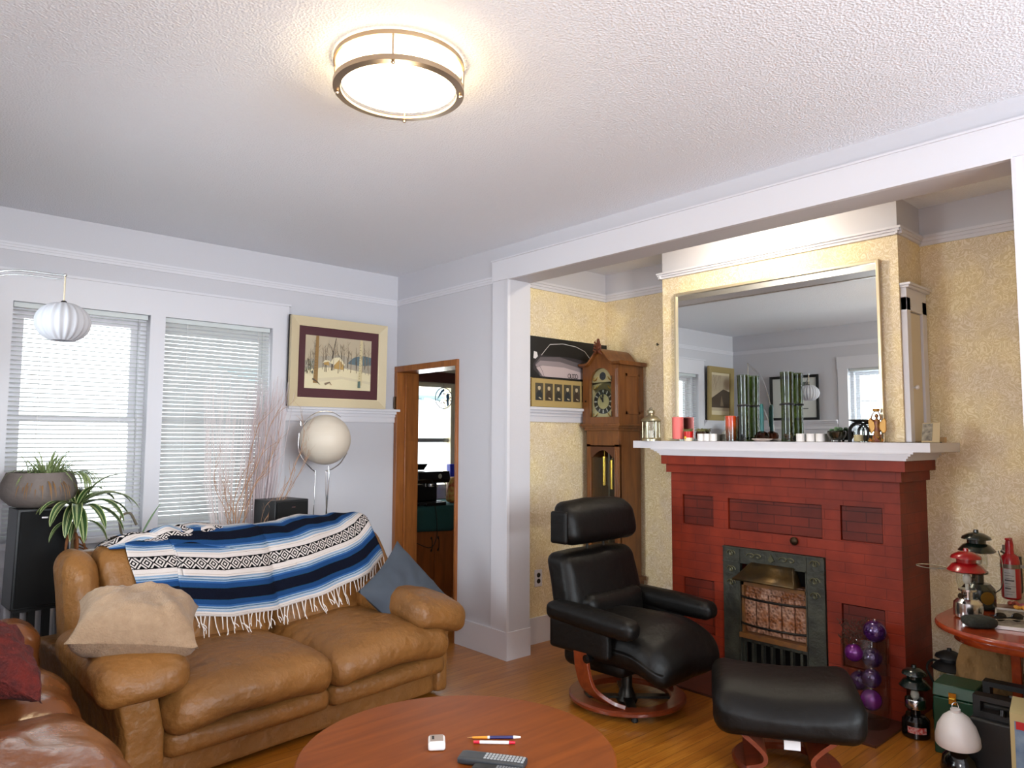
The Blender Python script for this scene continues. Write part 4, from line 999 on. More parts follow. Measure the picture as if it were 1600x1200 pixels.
# ------------------------------------------------------------------ cushions
def pillow_mb(w_, h_, t, n=22, pinch=.12, seed=0, amp=.006, sag=0):
    b = MB()
    for s_ in (1, -1):
        P = []
        for i in range(n+1):
            row = []
            for j in range(n+1):
                u = -1+2*i/n; v = -1+2*j/n
                e = max(0, (1-abs(u)**2.6)*(1-abs(v)**2.6))
                x = u*w_/2*(1-pinch*(1-abs(v)**1.0)**1.0*abs(u)**3*.0-pinch*(1-v*v)*abs(u)); y = v*h_/2*(1-pinch*(1-u*u)*abs(v))
                z = s_*t/2*e**.5+amp*noise.noise(Vector((u*3+seed, v*3, s_)))*(e**.3)*2+amp*.6*noise.noise(Vector((u*9+seed, v*9, s_)))*(e**.3)
                row.append((x, y, z-sag*u*u))
            P.append(row)
        b.grid(P)
    return b
PIL1 = mat('plush_beige', '#9C8268', .95, bump=(120, .6, .008), var=(30, '#8A7058', .5), sheen=.1)
b = pillow_mb(.48, .40, .27, seed=1, pinch=.10, amp=.02)
R_ = Rz(-.42) @ Rx(.22) @ Ry(.16)
o = b.build('throw_pillow', PIL1, smooth=180); o.matrix_world = SM @ (Matrix.Translation((-2.30, -1.45, .665)) @ R_.to_4x4())
tag(o, 'beige plush throw pillow lying on the left arm of the loveseat', 'pillow')
PIL2 = mat('slate_cotton', '#3E454F', .85, bump=(300, .3, .003), var=(8, '#363D48', .4))
b = pillow_mb(.47, .47, .15, seed=5, pinch=.1, amp=.008)
R_ = Rz(.05) @ Rx(math.radians(62)) @ Rz(math.radians(33))
o = b.build('throw_pillow', PIL2, smooth=180); o.matrix_world = SM @ (Matrix.Translation((-.76, -1.33, .53)) @ R_.to_4x4())
tag(o, 'slate blue throw pillow leaning in the right corner of the loveseat', 'pillow')
PIL3 = mat('red_chenille', '#6A1A10', .95, bump=(60, 1, .02), var=(26, '#3A0E10', .5))
b = pillow_mb(.5, .5, .2, seed=9, pinch=.1, amp=.02)
R_ = Rz(math.radians(-8)) @ Ry(math.radians(40)) @ Rz(math.radians(10))
o = b.build('throw_pillow', PIL3, smooth=180); o.matrix_world = Matrix.Translation((-2.90, -1.84, .74)) @ R_.to_4x4()
tag(o, 'dark red nubby throw pillow on the brown sofa at the left edge', 'pillow')

# ------------------------------------------------------------------ striped blanket
def blanket_mat():
    m, N, L_, bs = nodes('serape_blanket'); uv = N.new('ShaderNodeUVMap'); s = N.new('ShaderNodeSeparateXYZ'); L_.new(uv.outputs[0], s.inputs[0])
    U, V = s.outputs[0], s.outputs[1]
    n = N.new('ShaderNodeTexNoise'); n.inputs['Scale'].default_value = 25; L_.new(uv.outputs[0], n.inputs['Vector'])
    v = mathn(N, L_, 'FRACT', mathn(N, L_, 'MULTIPLY_ADD', n.outputs['Fac'], .012, V))
    c0 = mathn(N, L_, 'SUBTRACT', v, .5)
    a = mathn(N, L_, 'MULTIPLY', mathn(N, L_, 'ABSOLUTE', c0), 2)
    W, LB, MBc, DB, NV, TN, TE = '#C6BCB8', '#7F94AA', '#2C5284', '#1A3A66', '#0A0E1C', '#978D80', '#183C58'
    r = ramp(N, [(0, W), (.36, TN), (.375, W), (.43, LB), (.49, W), (.505, LB), (.54, TE), (.56, LB), (.6, MBc), (.66, DB), (.80, TE), (.82, NV)], 'CONSTANT'); L_.new(a, r.inputs[0])
    inb = mathn(N, L_, 'LESS_THAN', a, .22)
    fu = mathn(N, L_, 'ABSOLUTE', mathn(N, L_, 'SUBTRACT', mathn(N, L_, 'FRACT', U), .5))
    fv = mathn(N, L_, 'MULTIPLY', a, .5/.22)
    d = mathn(N, L_, 'ADD', mathn(N, L_, 'MULTIPLY', fu, 1.15), mathn(N, L_, 'MULTIPLY', fv, 1.15))
    r2 = ramp(N, [(0, W), (.14, '#08080C'), (.3, W), (.45, '#08080C'), (.62, W), (.8, '#08080C')], 'CONSTANT'); L_.new(d, r2.inputs[0])
    edge = mathn(N, L_, 'GREATER_THAN', fv, .43)
    mx0 = N.new('ShaderNodeMixRGB'); L_.new(edge, mx0.inputs[0]); L_.new(r2.outputs[0], mx0.inputs[1]); mx0.inputs[2].default_value = lin('#08080C')
    mx = N.new('ShaderNodeMixRGB'); L_.new(inb, mx.inputs[0]); L_.new(r.outputs[0], mx.inputs[1]); L_.new(mx0.outputs[0], mx.inputs[2])
    L_.new(mx.outputs[0], bs.inputs['Base Color']); bs.inputs['Roughness'].default_value = .95; bs.inputs['Specular IOR Level'].default_value = .1
    n2 = N.new('ShaderNodeTexNoise'); n2.inputs['Scale'].default_value = 250; n2.inputs['Detail'].default_value = 2; tc = N.new('ShaderNodeTexCoord'); L_.new(tc.outputs['Object'], n2.inputs['Vector'])
    bp = N.new('ShaderNodeBump'); bp.inputs['Strength'].default_value = .5; bp.inputs['Distance'].default_value = .004; L_.new(n2.outputs['Fac'], bp.inputs['Height']); L_.new(bp.outputs[0], bs.inputs['Normal'])
    return m
BLK = blanket_mat()
BZ = .9
bl = thing('blanket', 'blue, white and black striped woven blanket with white fringe draped over the loveseat back', 'blanket')
bl.matrix_world = SM @ Matrix.Translation((SO[0], SO[1], BZ))
def lerp(a, c, t): return a+(c-a)*t
def interp(tab, x):
    for (x0, y0), (x1, y1) in zip(tab, tab[1:]):
        if x <= x1: return lerp(y0, y1, (x-x0)/(x1-x0)) if x > x0 else y0
    return tab[-1][1]
from mathutils.bvhtree import BVHTree
vv = []; ff = []
for vs_, fs_ in BACK:
    o_ = len(vv); vv += vs_; ff += [tuple(i+o_ for i in f) for f in fs_]
bvh = BVHTree.FromPolygons(vv, ff)
def front_y(x, z):
    best = 9
    for dx in (-.05, -.025, 0, .025, .05):
        h_ = bvh.ray_cast(Vector((x+1.5+dx, -3, z)), Vector((0, 1, 0)))[0]
        if h_: best = min(best, h_.y)
    return best if best < 9 else None
def top_z(x, y):
    best = -9
    for dx in (-.04, 0, .04):
        h_ = bvh.ray_cast(Vector((x+1.5+dx, y+1.1, 3)), Vector((0, 0, -1)))[0]
        if h_: best = max(best, h_.z)
    return best if best > -9 else None
def path(x, zh, back_drop, off):
    """points (y, z) from the hem up the front, over the ridge and down behind, in design coordinates"""
    pts = []; tz = max(filter(lambda q: q is not None, [top_z(x, y) for y in (-.9, -.86, -.82, -.78)]+[.85]))
    last = -1.05
    for k in range(14):
        z = lerp(zh, tz-.035, k/13); y = front_y(x, z)
        y = (y-1.1) if y is not None else last; last = y
        pts.append((y-off, z))
    y0 = pts[-1][0]+off
    for k in range(1, 8):
        y = lerp(y0+.01, -.66, k/8); z = top_z(x, y)
        pts.append((y, max(z if z else tz-.02, tz-.03)+off+.004))
    for k in range(4): pts.append((-.58+off, tz-.02-back_drop*k/3))
    # smooth
    for _ in range(3):
        pts = [pts[0]]+[((pts[i-1][0]+2*pts[i][0]+pts[i+1][0])/4, (pts[i-1][1]+2*pts[i][1]+pts[i+1][1])/4) for i in range(1, len(pts)-1)]+[pts[-1]]
    return pts
def resample(pts, n, d0=0, d1=None):
    L_ = [0]
    for a_, c_ in zip(pts, pts[1:]): L_.append(L_[-1]+math.hypot(c_[0]-a_[0], c_[1]-a_[1]))
    d1 = L_[-1] if d1 is None else min(d1, L_[-1]); out = []
    j = 0
    for k in range(n+1):
        d = lerp(d0, d1, k/n)
        while j < len(L_)-2 and L_[j+1] < d: j += 1
        t = (d-L_[j])/max(1e-9, L_[j+1]-L_[j]); out.append((lerp(pts[j][0], pts[j+1][0], t), lerp(pts[j][1], pts[j+1][1], t), d))
    return out
PER = .32
def vof(d): return (d-.275)/PER+.5
def sheet(x0, x1, hem, off, nu, nv, seed, amp, back=.12, dmax=None, vshift=0, ribs=1):
    P = []; UV = []
    for i in range(nu+1):
        x = lerp(x0, x1, i/nu); row = []; ur = []
        for k, (y, z, d) in enumerate(resample(path(x, interp(hem, x), back, off), nv, 0, dmax(x) if dmax else None)):
            wv = noise.noise(Vector((x*4+seed, d*4, seed)))+.5*noise.noise(Vector((x*11, d*6+seed, 0)))
            lo = math.exp(-d*5)
            wv = amp*(wv*.6+.5+ribs*.7*lo*math.sin(x*22+seed+1.5*math.sin(d*9)))
            wv = max(wv, 0)
            rz_ = max(0, min(1, (z-.84)/.06))
            wig = .012*math.sin(x*9+seed)*rz_
            row.append((x+1.5+.008*math.sin(d*17+seed), y+1.1-wv*(1-rz_), z-BZ+wv*rz_*2.2+abs(wig)))
            ur.append((x/.06, vof(d)+vshift))
        P.append(row); UV.append(ur)
    return P, UV
hem = [(-1.95, .575), (-1.72, .535), (-1.46, .52), (-1.23, .55), (-.95, .605), (-.82, .64), (-.70, .70)]
P, UV = sheet(-1.945, -.685, hem, .02, 110, 70, 2, .014)
b = MB(); b.grid(P, uv=UV); b.build('main_sheet', BLK, bl, smooth=180, thick=.004)
edge = [Vector(r_[0]) for r_ in P]
P2, UV2 = sheet(-2.145, -1.915, [(-2.15, .60), (-1.9, .585)], .012, 26, 70, 6, .006, vshift=.03)
b = MB(); b.grid(P2, uv=UV2); b.build('under_flap', BLK, bl, smooth=180, thick=.004)
# triangular fold lying over the middle: its right edge runs from the ridge down to the right
def fold_edge(x): return max(0, interp([(-1.93, .36), (-1.62, .40), (-1.42, .33), (-1.30, .23), (-1.27, .20)], x))
P3, UV3 = sheet(-1.93, -1.27, [(x_/100, interp(hem, x_/100)) for x_ in range(-195, -120, 5)], .034, 60, 50, 4, .008, ribs=0)
P3 = []; UV3 = []
for i in range(61):
    t = i/60; x = lerp(-1.93, -1.30, t); pth = path(x, interp(hem, x), .1, .032); hi = lerp(.42, .215, max(0, (t-.25)/.75))
    row = []; ur = []
    for (y, z, d) in resample(pth, 30, lerp(.20, .205, t), hi):
        row.append((x+1.5, y+1.1-.004-.004*noise.noise(Vector((x*8, d*8, 2))), z-BZ)); ur.append((x/.06, vof(d)))
    P3.append(row); UV3.append(ur)
b = MB(); b.grid(P3, uv=UV3); b.build('folded_layer', BLK, bl, smooth=180, thick=.004)
# rumpled bunches along the ridge on the left
for (xa, xb, r0, sd, zz) in ((-2.22, -1.55, .034, 1, .915), (-2.05, -1.62, .03, 4, .935)):
    b = MB(); Pn = []; UVn = []
    for i in range(61):
        t = i/60; x = lerp(xa, xb, t); row = []; ur = []; env = min(1, t*7+.15)*min(1, (1-t)*5+.1)
        for j in range(25):
            a = j/24*PI*1.15-.2; rr = (r0+.022*noise.noise(Vector((x*10+sd, math.cos(a)*1.6, math.sin(a)*2)))+.009*math.sin(x*31+sd+a))*env
            row.append((x+1.5, -.80+1.1-.085*math.cos(a)*(.8+.35*noise.noise(Vector((x*8, sd, 0)))), zz-BZ+rr*math.sin(a)*1.4-.012)); ur.append((x/.06, j/24*.9+.25*noise.noise(Vector((x*5, sd, 0)))+.1*sd))
        Pn.append(row); UVn.append(ur)
    b.grid(Pn, uv=UVn); b.build('rumpled_fold', BLK, bl, smooth=180, thick=.004)
FR = mat('fringe_white', '#DCD5D0', .9)
rg = random.Random(21)
for k in range(52):
    i = int(k/51*(len(edge)-1)); p = edge[i]
    ln = rg.uniform(.05, .105); dx = rg.uniform(-.025, .025); mb = MB()
    q = p+Vector((dx*.5, -.010+rg.uniform(-.004, .002), -ln*.5)); e = p+Vector((dx+rg.uniform(-.01, .01), -.03*ln/.1-.01, -ln))
    mb.tube(bez([p, q, e], 5), [.003-.0001*z_ for z_ in range(11)], 5)
    if rg.random() < .5:
        e2 = p+Vector((dx-rg.choice((-1, 1))*rg.uniform(.01, .02), -.03*ln/.1-.013, -ln*rg.uniform(.8, 1.1))); mb.tube(bez([q, (q+e2)/2+Vector((.006, 0, 0)), e2], 4), .0021, 5)
    mb.build('tassel', FR, bl)

# ------------------------------------------------------------------ round coffee table
ct = thing('coffee_table', 'round teak coffee table with holding remotes in the foreground'.replace(' holding', ''), 'table', (-1.741, -3.07, 0))
ct['label'] = 'round brown wooden coffee table in the foreground with remotes on it'
b = MB(); b.lathe([(.0001, .418), (.47, .418), (.494, .424), (.502, .434), (.502, .442), (.496, .449), (.488, .45), (.0001, .45)], seg=96); b.build('table_top', TABLEW, ct)
for k in range(4):
    a = PI/4+k*PI/2; mb = MB(); mb.tube([(.3*math.cos(a), .3*math.sin(a), .42), (.38*math.cos(a), .38*math.sin(a), 0)], [.022, .014], 12); mb.build('leg', TABLEW, ct)
b = MB(); b.lathe([(.30, .38), (.33, .38), (.33, .42), (.30, .42), (.30, .38)], seg=48, cap=False); b.build('apron', TABLEW, ct)

# ------------------------------------------------------------------ things on the coffee table (top z = .45)
TZ = .4505
def rbox(name, m, loc, size, rz, par=None, bev=.004):
    b = MB(); b.box(-size[0]/2, size[0]/2, -size[1]/2, size[1]/2, 0, size[2]); return b.build(name, m, par, loc, rz, bevel=bev)
t = thing('dental_floss_case', 'small white plastic case with a grey sticker, left of the pens', 'case', (-1.777, -3.005, TZ), -.62)
t.name = 'plastic_case'
b = MB(); b.rcube((0, 0, .013), (.055, .07, .026), .008, 8); b.build('case_body', WHITE, t)
b = MB(); b.box(-.021, .021, -.02, .03, .026, .0268); b.build('sticker', mat('grey_sticker', '#9A8A80', .5), t)
b = MB(); b.box(-.015, -.008, -.006, .02, .0268, .0273); b.build('sticker_mark', BLACK, t)
def pen(lab, a, c, r, mats_, cols):
    a = Vector(a); c = Vector(c); d = (c-a); ln = d.length; ang = math.atan2(d.y, d.x)
    p = thing('pen', lab, 'pen', (a.x, a.y, TZ+r), ang)
    for nm, x0, x1, r0, r1, m_ in cols:
        mb = MB(); mb.tube([(x0*ln, 0, 0), (x1*ln, 0, 0)], [r0*r, r1*r], 12); mb.build(nm, m_, p)
    return p
pen('ballpoint pen with orange barrel and dark blue grip lying behind the red and white pen', (-1.665, -3.022), (-1.53, -3.137), .0046, None,
    [('tip', 0, .1, .15, .7, mat('pen_tip', '#B98A5A', .3, .6)), ('barrel', .1, .38, .8, 1, mat('pen_orange', '#D98A1E', .35)), ('band', .38, .42, 1.05, 1.05, WHITE), ('grip', .42, .86, 1.05, 1.1, mat('pen_navy', '#23235A', .35)), ('cap', .86, 1, 1.15, .6, WHITE)])
pen('red pen with a white label band, nearest the remotes', (-1.672, -3.064), (-1.574, -3.158), .0052, None,
    [('barrel_end', 0, .15, .9, 1, mat('pen_red', '#C8203A', .3)), ('label', .15, .85, 1.02, 1.02, WHITE), ('cap', .85, 1, 1, .8, mat('pen_red', '#C8203A', .3))])
def remote(lab, loc, size, rz, grey, rows, colsn):
    r_ = thing('remote_control', lab, 'remote', loc, rz, 'remote controls on the coffee table')
    b = MB(); b.rcube((0, 0, size[2]/2), size, .008, 10); b.build('remote_body', mat('remote_grey' if grey else 'remote_black', '#33363A' if grey else '#101113', .45), r_)
    b = MB(); w_, h_ = size[0]*.62, size[1]*.7
    x0 = size[0]*-.02
    for i in range(rows):
        for j in range(colsn):
            cx = -size[0]*.12+w_*(i+.5)/rows*.98; cy = -h_/2+h_*(j+.5)/colsn
            b.box(cx-w_/rows*.33, cx+w_/rows*.33, cy-h_/colsn*.33, cy+h_/colsn*.33, size[2]-.001, size[2]+.0015)
    b.build('buttons', mat('button_pale' if grey else 'button_grey', '#A9ACAE' if grey else '#77797C', .5), r_); r_.children[-1]['kind'] = 'stuff'
    return r_
remote('wide dark grey remote with rows of pale buttons, farthest from the viewer', (-1.722, -3.217, TZ), (.21, .062, .022), -.99, True, 12, 3)
remote('slim black remote lying in front of the wide dark grey one', (-1.745, -3.292, TZ), (.19, .045, .018), -.99, False, 13, 4)
remote('black remote at the bottom edge, left of the other two', (-1.853, -3.225, TZ), (.18, .045, .018), -.8, False, 10, 3)

# ------------------------------------------------------------------ black recliner
rc_ = thing('recliner_chair', 'black leather recliner with headrest and curved wooden legs on a round base', 'armchair', (-.005, -2.35, 0), math.radians(2))
def bl_(name, c, size, r, R=None, bulge=(0, 0, 0), amp=.005, seed=0, n=16, extra=None, sc=6, m_=BLACKL, par=rc_):
    b = MB(); soft(b, c, size, r, n, R, bulge, seed, amp, sc, extra); return b.build(name, m_, par, smooth=180)
b = MB(); b.lathe([(.235, .028), (.305, .028), (.318, .036), (.318, .05), (.308, .058), (.24, .058), (.232, .05), (.232, .036), (.235, .028)], seg=64, cap=False); b.build('base_ring', DARKRED, rc_)
b = MB(); b.lathe([(.05, .0), (.06, .02), (.045, .05), (.03, .09), (.03, .24)], seg=24)
for k in range(2): b.obox((0, 0, .035), (.50, .05, .012), Rz(PI/4+k*PI/2))
b.build('pedestal', mat('gunmetal', '#35332F', .35, .8), rc_)
for k in range(4):
    a = PI/4+k*PI/2; b = MB(); b.lathe([(.016, 0), (.018, .004), (.014, .028)], (.275*math.cos(a), .275*math.sin(a), 0), 14); b.build('foot', BLACK, rc_)
for s_ in (-1, 1):   # laminated wooden side supports
    b = MB(); pr = bez([(s_*.345, .03, .46), (s_*.348, .03, .34), (s_*.345, .02, .24), (s_*.32, -.0, .15), (s_*.265, -.06, .09), (s_*.22, -.11, .065)], 6); P = []
    for i, p in enumerate(pr):
        a_ = pr[max(0, i-1)]; c_ = pr[min(len(pr)-1, i+1)]; t_ = (c_-a_).normalized(); nn = Vector((-t_.z, 0, t_.x)).normalized()*.011
        wd = .045
        P.append([p+nn+Vector((0, -wd, 0)), p+nn+Vector((0, wd, 0)), p-nn+Vector((0, wd, 0)), p-nn+Vector((0, -wd, 0))])
    b.grid(P, closed=True); b.add(P[0], [(0, 1, 2, 3)]); b.add(P[-1], [(0, 1, 2, 3)]); b.build('side_support', DARKRED, rc_, smooth=40, bevel=.003)
def seatx(p, q):
    if q.y < -.2: p.z -= .085*((-q.y-.2)/.8)**2
    p.z += .02*math.cos(q.x*3)*(q.z > 0); return p
bl_('seat_cushion', (0, -.125, .37), (.61, .60, .20), .085, bulge=(0, .02, .02), amp=.008, seed=2, n=22, extra=seatx)
bl_('seat_shell', (0, .05, .27), (.50, .42, .14), .05, amp=.002, seed=1)
def backx(p, q):
    p.y += .06*q.z-.035*(1-q.x*q.x)*(q.y > 0)*0; p.x *= 1-.03*q.z
    if q.y < 0: p.y += .018*math.exp(-((q.z+.25)/.09)**2)   # lumbar seam
    return p
bl_('backrest', (.06, .245, .565), (.66, .17, .46), .055, bulge=(0, .03, .01), amp=.006, seed=5, n=26, extra=backx, sc=5)
bl_('lumbar_cushion', (.05, .15, .49), (.50, .12, .18), .055, bulge=(0, .02, 0), amp=.012, seed=7, sc=8)
def headx(p, q):
    p.y += .03*q.z+.02*(q.z*q.z); p.z += .018*(1-q.x*q.x)*(q.z > 0); return p
bl_('headrest', (.085, .27, .955), (.64, .15, .235), .072, amp=.005, seed=9, n=22, extra=headx)
bl_('headrest_end', (-.235, .285, .94), (.03, .12, .18), .014, amp=.001, seed=9)
for x in (-.0, .15):
    b = MB(); b.cyl((x, .285, .76), (x, .275, .88), .008, 10); b.build('headrest_rod', mat('gunmetal', '#35332F', .35, .8), rc_)
for s_ in (-1, 1):
    def armx(p, q):
        p.z -= .02*q.y*0; return p
    bl_('armrest', (s_*.365+(.05 if s_ < 0 else -.01), -.05+(.04 if s_ < 0 else 0), .50), (.125, .56, .095), .038, R=Rx(.05), bulge=(0, .01, .012), amp=.004, seed=3*s_, n=16)
    bl_('arm_panel', (s_*.335, .05, .40), (.05, .40, .16), .02, amp=.002)
b = MB(); b.cyl((-.37, -.02, .31), (-.33, -.02, .31), .022, 16); b.cyl((-.378, -.02, .31), (-.37, -.02, .31), .01, 12); b.build('tilt_knob', BLACKG, rc_)

# ------------------------------------------------------------------ ottoman
ot = thing('ottoman', 'black leather footstool with saddle seat on curved wooden legs', 'footstool', (-.12, -3.325, 0), math.radians(-56.5))
def otx(p, q):
    w_ = (q.z+1)/2; p.z += (.03*q.x*q.x-.014)*w_+.015*q.y; p.z += -.05*max(0, -q.y-.1)**2*w_
    return p
bl_('seat_cushion', (0, .0, .30), (.61, .44, .19), .07, bulge=(0, .02, .015), amp=.004, seed=4, n=24, extra=otx, par=ot)
b = MB(); b.tube([(-.23, -.10, .327), (-.1, .02, .385), (.1, .02, .385), (.27, -.02, .375)], .003, 6)
b = MB(); b.lathe([(.16, .022), (.215, .022), (.226, .03), (.226, .042), (.216, .05), (.165, .05), (.157, .042), (.157, .03), (.16, .022)], seg=56, cap=False); b.build('base_ring', DARKRED, ot)
for k in range(4):
    a = PI/4+k*PI/2; b = MB(); b.lathe([(.014, 0), (.016, .004), (.012, .024)], (.19*math.cos(a), .19*math.sin(a), 0), 14); b.build('foot', BLACK, ot)
for s_ in (-1, 1):
    b = MB(); pr = bez([(s_*.21, 0, .225), (s_*.185, 0, .19), (s_*.13, 0, .145), (s_*.095, 0, .105), (s_*.105, 0, .07), (s_*.17, 0, .05)], 6); P = []
    for i, p in enumerate(pr):
        a_ = pr[max(0, i-1)]; c_ = pr[min(len(pr)-1, i+1)]; t_ = (c_-a_).normalized(); nn = Vector((-t_.z, 0, t_.x)).normalized()*.009
        P.append([p+nn+Vector((0, -.15, 0)), p+nn+Vector((0, .15, 0)), p-nn+Vector((0, .15, 0)), p-nn+Vector((0, -.15, 0))])
    b.grid(P, closed=True); b.add(P[0], [(0, 1, 2, 3)]); b.add(P[-1], [(0, 1, 2, 3)]); b.build('leg', DARKRED, ot, smooth=40)
b = MB(); b.box(-.02, .045, -.155, -.153, .145, .2); b.box(-.035, .06, -.156, -.152, .196, .203); b.build('care_label', mat('paper_label', '#DADADC', .6), ot)

# ------------------------------------------------------------------ speakers
def speaker(lab, loc, w_, d_, h_, z0, taper, stand_posts, rz=0):
    s_ = thing('loudspeaker', lab, 'speaker', loc, rz)
    zt = z0+h_
    b = MB(); poly = [(-w_/2-taper, -d_/2), (w_/2+taper, -d_/2), (w_/2+taper, d_/2), (-w_/2-taper, d_/2)]
    v0 = [(x, y, z0) for x, y in poly]; v1 = [(x*(w_/2)/(w_/2+taper), y, zt) for x, y in poly]
    b.add(v0+v1, [(0, 3, 2, 1), (4, 5, 6, 7), (0, 1, 5, 4), (1, 2, 6, 5), (2, 3, 7, 6), (3, 0, 4, 7)])
    b.build('cabinet', mat('speaker_cabinet', '#17181A', .45), s_, bevel=.004)
    b = MB(); k = .012; g0 = [(-w_/2-taper+k, z0+k), (w_/2+taper-k, z0+k), (w_/2-k, zt-k), (-w_/2+k, zt-k)]
    b.prism(g0, -d_/2-.016, -d_/2-.001, 'y'); b.build('grille', mat('speaker_cloth', '#060607', .95), s_, bevel=.004)
    b = MB(); b.box(-.014, .014, -d_/2-.019, -d_/2-.016, zt-.05, zt-.042); b.build('badge', CHROME, s_)
    return s_
sp = speaker('tall black loudspeaker at the left window carrying a grey planter bowl', (-2.47, -.36, 0), .235, .21, .51, .555, .012, 3, .06)
st = thing('speaker_stand', 'black three post speaker stand holding the tall loudspeaker', 'stand', (-2.47, -.36, 0), .06)
b = MB(); b.box(-.12, .12, -.1, .1, 0, .02); b.build('base_plate', BLACK, st, bevel=.003)
for x in (-.085, -.02, .05):
    b = MB(); b.box(x-.016, x+.016, -.05+abs(x)*.3, -.01+abs(x)*.3, .02, .54); b.build('post', BLACK, st)
b = MB(); b.box(-.11, .11, -.09, .09, .538, .553); b.build('top_plate', BLACK, st)
speaker('smaller black loudspeaker behind the loveseat, between the branches and the globe lamp', (-1.085, -.30, 0), .255, .24, .42, .61, 0, 1, .16)
st = thing('speaker_stand', 'black stand under the smaller loudspeaker behind the loveseat', 'stand', (-1.085, -.30, 0), .16)
b = MB(); b.box(-.13, .13, -.12, .12, 0, .02); b.build('base_plate', BLACK, st)
b = MB(); b.box(-.03, .03, -.03, .03, .02, .595); b.build('post', BLACK, st)
b = MB(); b.box(-.11, .11, -.1, .1, .595, .609); b.build('top_plate', BLACK, st)

# ------------------------------------------------------------------ radiator under the windows
ra = thing('radiator', 'white cast iron column radiator under the windows behind the loveseat', 'radiator', (-1.85, -.12, 0))
b = MB()
for i in range(24):
    x = -.78+i*.066
    for y in (-.045, .045): b.rcube((x, y, .36), (.034, .04, .54), .016, 5)
    b.rcube((x, 0, .615), (.04, .13, .05), .02, 4); b.rcube((x, 0, .12), (.04, .13, .05), .02, 4)
b.build('sections', TRIM, ra)
for x in (-.78, .74):
    b = MB(); b.box(x-.02, x+.02, -.06, .06, 0, .1); b.build('leg', TRIM, ra)

# ------------------------------------------------------------------ plants
def leaf_mat(name, c_edge, c_mid, c_line, rough=.35):
    m, N, L_, bs = nodes(name); uv = N.new('ShaderNodeUVMap'); s = N.new('ShaderNodeSeparateXYZ'); L_.new(uv.outputs[0], s.inputs[0])
    r = ramp(N, [(0, c_line), (.10, c_edge), (.36, c_mid), (.44, c_line), (.5, c_mid), (.56, c_line), (.64, c_mid), (.66, c_edge), (.90, c_line)], 'CONSTANT'); L_.new(s.outputs[0], r.inputs[0])
    L_.new(r.outputs[0], bs.inputs['Base Color']); bs.inputs['Roughness'].default_value = rough; return m
DRAC = leaf_mat('striped_leaf', '#2E4A22', '#22381A', '#A9B27A')
GRASS = leaf_mat('spider_leaf', '#5C7A3C', '#6A8448', '#B9BE8C', .5)
def leaf(mb, base, dirv, ln, wd, droop, n=9, fold=.25, m=0):
    """strap leaf starting at base in direction dirv, bending down by gravity"""
    p = Vector(base); d = Vector(dirv).normalized(); P = []; UV = []
    for i in range(n+1):
        t = i/n; side = d.cross(Vector((0, 0, 1)))
        side = side.normalized() if side.length > 1e-4 else Vector((1, 0, 0)); nrm = side.cross(d).normalized()
        w_ = wd*max(.04, math.sin(PI*min(1, t*.86+.12))**.7)/2
        if t > .97: w_ = wd*.03
        P.append([p-side*w_+nrm*w_*fold, p-side*w_*.5+nrm*w_*fold*.3, p, p+side*w_*.5+nrm*w_*fold*.3, p+side*w_+nrm*w_*fold]); UV.append([(u, t) for u in (0, .25, .5, .75, 1)])
        p = p+d*ln/n; d = (d+Vector((0, 0, -droop/n*(.5+t)))).normalized()
    mb.grid(P, m, UV)
# grey bowl planter on the speaker
BWL = (-2.475, -.36, 1.066)
t = thing('bowl_planter', 'wide grey ribbed bowl planter with a spider plant, on top of the tall loudspeaker', 'planter', BWL)
b = MB(); b.lathe([(.095, 0), (.13, .012), (.168, .05), (.178, .085), (.172, .13), (.15, .185), (.143, .183), (.150, .15), (.10, .145), (.0001, .145)], seg=72, fn=lambda a, z: 1+.006*math.cos(a*36))
b.build('bowl', mat('taupe_stoneware', '#6F6560', .7, bump=(60, .5, .004)), t)
rg = random.Random(5); b = MB()
for k in range(190):
    a = rg.uniform(-1.2, 2.0) if k < 120 else rg.uniform(0, 6.28); r_ = rg.uniform(0, .09)
    base = (.03+r_*math.cos(a), r_*math.sin(a), .15); el = rg.uniform(.5, 1.5)
    leaf(b, base, (math.cos(a)*math.cos(el), math.sin(a)*math.cos(el), math.sin(el)), rg.uniform(.10, .22), .008, rg.uniform(1.8, 3.8), 7)
for k in range(70):
    a = rg.uniform(-1.2, .3); base = (.12+.03*math.cos(a), .05*math.sin(a), .17)
    leaf(b, base, (math.cos(a), math.sin(a), .5), rg.uniform(.12, .26), .006, rg.uniform(3.5, 5.5), 9)
b.build('foliage', GRASS, t, smooth=180)
b = MB()
for k in range(70):
    a = rg.uniform(-2.4, .6); base = (.1*math.cos(a), .1*math.sin(a), .135)
    leaf(b, base, (math.cos(a), math.sin(a), .35), rg.uniform(.08, .2), .004, rg.uniform(3, 6), 7)
b.build('dry_leaves', mat('dry_leaf', '#8A6438', .8), t, smooth=180)
